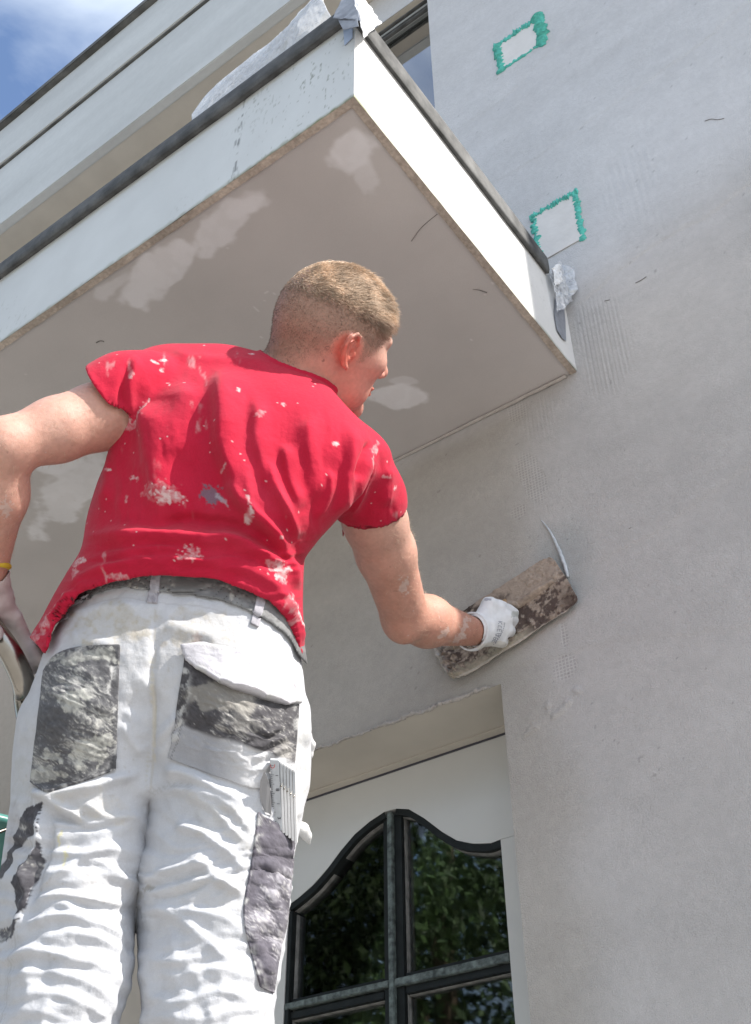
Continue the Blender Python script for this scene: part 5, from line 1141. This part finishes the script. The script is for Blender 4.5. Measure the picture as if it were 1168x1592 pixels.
# crumbly edge of the new coat along the top of the door opening
ce = [(x, YW-.002+.0015*math.sin(i*2.3), ZD+.001+.0025*math.sin(i*1.7)) for i, x in enumerate(np.linspace(-1.42, XJ-.012, 26))]
A_ = [(toC(np.array(p)), .0010+.0016*abs(math.sin(i*1.13))+(.0015 if 12 < i < 24 else 0)) for i, p in enumerate(ce)]
aa = np.array([a for a, _ in A_]); Vc, Fc = surfnets(lambda Q: chain(Q, A_, .003)-.0035*(1-2*np.abs(fbm(Q*210, 3, 9)))+.0018, aa.min(0)-.02, aa.max(0)+.02, .0018)
mesh('mortar_edge', toW(Vc), Fc, M['mortar'], house)
# ------------------------------------------------------------------ tools in the thigh pocket
rule = empty('folding_rule', tuple(P(440, 1230, 1.37)), 'white folding rule with grey graduated face, standing in the thigh pocket', 'folding rule')
PV, PFc = [], []
def surf_t(x, y): p, _ = hit(x, y); return p[2]
t0 = min(surf_t(x, y) for x, y in ((425, 1190), (425, 1250), (440, 1240), (450, 1260)))-.002
def rp(x, y, dt): return P(x, y, t0+dt)
def slat(x0, x1, dx, y0, y1, dt, m_, th=.010):
    prism_pts = [rp(x0, y0, dt), rp(x1, y0+1.5, dt), rp(x1+dx, y1, dt), rp(x0+dx, y1-1, dt)]
    n_ = (R @ np.array([0, 0, -1.0])); return prism('slat', prism_pts, tuple(n_), th, m_, rule, .0006)
slat(419.5, 434, 5, 1181, 1292, -.001, M['rulegrey'])
for k in range(5):
    x = 435.2+k*4.9; slat(x, x+4.2, 3.5, 1184+k*3, 1296+k*4, .0005+.001*k, M['rule'])
    slat(x+.3, x+3.9, .8, 1187+k*3, 1218+k*4, -.0012+.001*k, M['rulegrey'], .0006); tube('rivet', [rp(x+2, 1222+4*k, -.0015+.001*k), rp(x+2, 1222+4*k, .001)], .0013, M['steel'], rule, 8)
def rfn(x, y, off): return cs(x, y, t0-.001-off)
for i in range(34):
    y = 1190+i*2.9; x = 420+(y-1181)*.045; addbar(rfn, (x, y), (x+(5 if i % 5 == 0 else 2.6), y+.2), .7, off=.0004)
for i, ch in enumerate('1813'): word(rfn, ch, (428.6+i*1.1, 1204+i*22), (0, 4.2), (4.2, 0), .8)
mesh('graduations', toW(np.array(PV)), PFc, M['ink'], rule, False); PV, PFc = [], []
a_ = [(424+3.4*math.cos(t_), 1190+4.2*math.sin(t_)) for t_ in np.linspace(-.4, 3.5, 7)]
for p_, q_ in zip(a_[:-1], a_[1:]): addbar(rfn, p_, q_, 1.0, off=.0004)
mesh('emblem', toW(np.array(PV)), PFc, M['redink'], rule, False)
sc_ = [(411, 1199), (416, 1209), (420, 1225), (422, 1245), (422, 1268), (413, 1266), (407, 1250), (403.5, 1232), (405, 1214)]
n_ = (R @ np.array([0, 0, -1.0]))
spat = empty('pointing_blade', tuple(P(412, 1235, t0)), 'small grey leaf-shaped steel blade beside the folding rule in the pocket', 'tool')
prism('steel_leaf', [P(x, y, t0-.007-(abs(x-412)<5)*.004) for x, y in sc_], tuple(n_), .0014, mat('dull_blade_steel', (.27, .27, .28), .45, metal=.5), spat)
tube('tang', [P(414, 1262, t0), P(418, 1300, t0+.004)], .003, M['steel'], spat, 8)

# ------------------------------------------------------------------ working platform with its rail
lad = empty('step_platform', (-1.1, .95, 0), 'aluminium work platform with a bent polished steel guard rail, under the man', 'work platform')
XA, XB, YA, YB, ZPf = -1.42, -.78, .80, 1.36, 1.045
box('deck', (XA, YA, ZPf-.035), (XB, YB, ZPf), M['alu'], lad, .004)
for x, sx_ in ((XA+.02, -1), (XB-.02, 1)):
    for y, sy_ in ((YA+.02, -1), (YB-.02, .6)): tube('leg', [(x, y, ZPf-.03), (x+.06*sx_, y+.09*sy_, .55), (x+.12*sx_, y+.16*sy_, 0)], .020, M['alu'], lad, 10)
for z in (.28, .54, .80): tube('rung', [(XA+.02-.09*(1-z), YA-.10*(1-z/1.1), z), (XB-.02+.09*(1-z), YA-.10*(1-z/1.1), z)], .016, M['alu'], lad, 10)
rw = [P(*p) for p in RAIL]
end = rw[-1]; rw += [end+np.array([.05, .05, -.20]), end+np.array([.08, .07, -.5]), np.array([end[0]+.08, end[1]+.07, ZPf-.01])]
st_ = rw[0]; rw = [np.array([st_[0]-.16, st_[1]-.10, ZPf-.01]), np.array([st_[0]-.15, st_[1]-.09, 1.6]), np.array([st_[0]-.10, st_[1]-.06, 1.98])]+rw
tube('guard_rail', rw, .0165, M['steel'], lad, 20)
for x_, y_ in ((rw[0][0], rw[0][1]), (rw[-1][0], rw[-1][1])): box('rail_bracket', (min(x_, XA)-.02, y_-.02, ZPf-.034), (max(x_, XA+.03), y_+.02, ZPf-.001), M['alu'], lad, .002)
# teal bucket hooked on the far side of the rail, its rim just shows left of the trousers
bk = empty('bucket', (0, 0, 0), 'teal plastic bucket half hidden behind the left trouser leg', 'bucket')
bc = P(-52, 1400, 1.72); nb = 28; Vb_, Fb_ = [], []
for (r_, z_) in ((.062, -.16), (.078, .10), (.088, .10), (.088, .112), (.080, .112), (.072, .10), (.058, -.15)):
    for k in range(nb): a = 2*math.pi*k/nb; Vb_.append((bc[0]+r_*math.cos(a), bc[1]+r_*math.sin(a), bc[2]+z_))
for i in range(6): Fb_ += [(i*nb+k, i*nb+(k+1) % nb, (i+1)*nb+(k+1) % nb, (i+1)*nb+k) for k in range(nb)]
Fb_ += [tuple(range(nb))[::-1], tuple(6*nb+k for k in range(nb))]
mesh('pail', Vb_, Fb_, M['teal'], bk); tube('bucket_handle', [bc+np.array([-.088, 0, .10]), bc+np.array([-.075, -.07, .05]), bc+np.array([0, -.105, .02]), bc+np.array([.075, -.07, .05]), bc+np.array([.088, 0, .10])], .003, M['steel'], bk, 8)
box('bucket_shelf', (bc[0]-.09, bc[1]-.09, ZPf+.001), (bc[0]+.09, bc[1]+.09, bc[2]-.161), M['teal'], bk, .004)

# ------------------------------------------------------------------ garden behind the viewer (seen in the glass)
def tree(name, loc, h, r, label, n, s, col_=(.06, .11, .03), leaf=.05, low=.25):
    t = empty(name, loc, label, 'tree', None); rg = np.random.default_rng(s)
    cl = rg.normal(size=(46, 3)); cl /= np.linalg.norm(cl, axis=1)[:, None]; cl *= (rg.random((46, 1))**.4); cl = cl*np.array([r, r, h*(1-low)/2])*.85+np.array([0, 0, h*(low+(1-low)/2)])
    k = rg.integers(0, 46, n); p = cl[k]+rg.normal(size=(n, 3))*r*.17
    a = rg.normal(size=(n, 3)); a /= np.linalg.norm(a, axis=1)[:, None]; b = np.cross(a, rg.normal(size=(n, 3))); b /= np.linalg.norm(b, axis=1)[:, None]; sz = leaf*(.6+.8*rg.random((n, 1)))
    V_ = np.stack([p-a*sz, p+b*sz*.4, p+a*sz, p-b*sz*.4], 1).reshape(-1, 3)+np.array(loc); F_ = np.arange(4*n).reshape(n, 4)
    cc = np.repeat(np.array(col_)*(.6+.9*rg.random((n, 1))), 4, 0); mesh('crown', V_, F_, M['leaf'], t, False, cc)
    L0 = np.array(loc); tube('trunk', [L0, L0+np.array([.1, .05, h*.3]), L0+np.array([-.05, .1, h*.6]), L0+np.array([0, 0, h*.85])], [r*.09, r*.075, r*.05, r*.02], M['bark'], t, 10)
    for q in range(5): e = cl[q*7]+L0; tube('limb', [L0+np.array([0, 0, h*.35]), (L0+np.array([0, 0, h*.45])+e)/2, e], [r*.035, r*.025, r*.01], M['bark'], t, 6)
tree('leafy_tree', (-4.9, -4.2, 0), 6.2, 1.9, 'broad green tree mirrored in the left door pane', 26000, 1, (.05, .09, .025), low=.1)
tree('leafy_tree', (-7.6, -5.2, 0), 7.4, 2.1, 'tall dark tree furthest left among the garden trees', 20000, 2, (.035, .065, .02))
tree('leafy_tree', (-2.0, -6.4, 0), 6.6, 1.9, 'mid green tree behind the viewer opposite the door', 22000, 3, (.04, .08, .025))
bpy.context.view_layer.update()
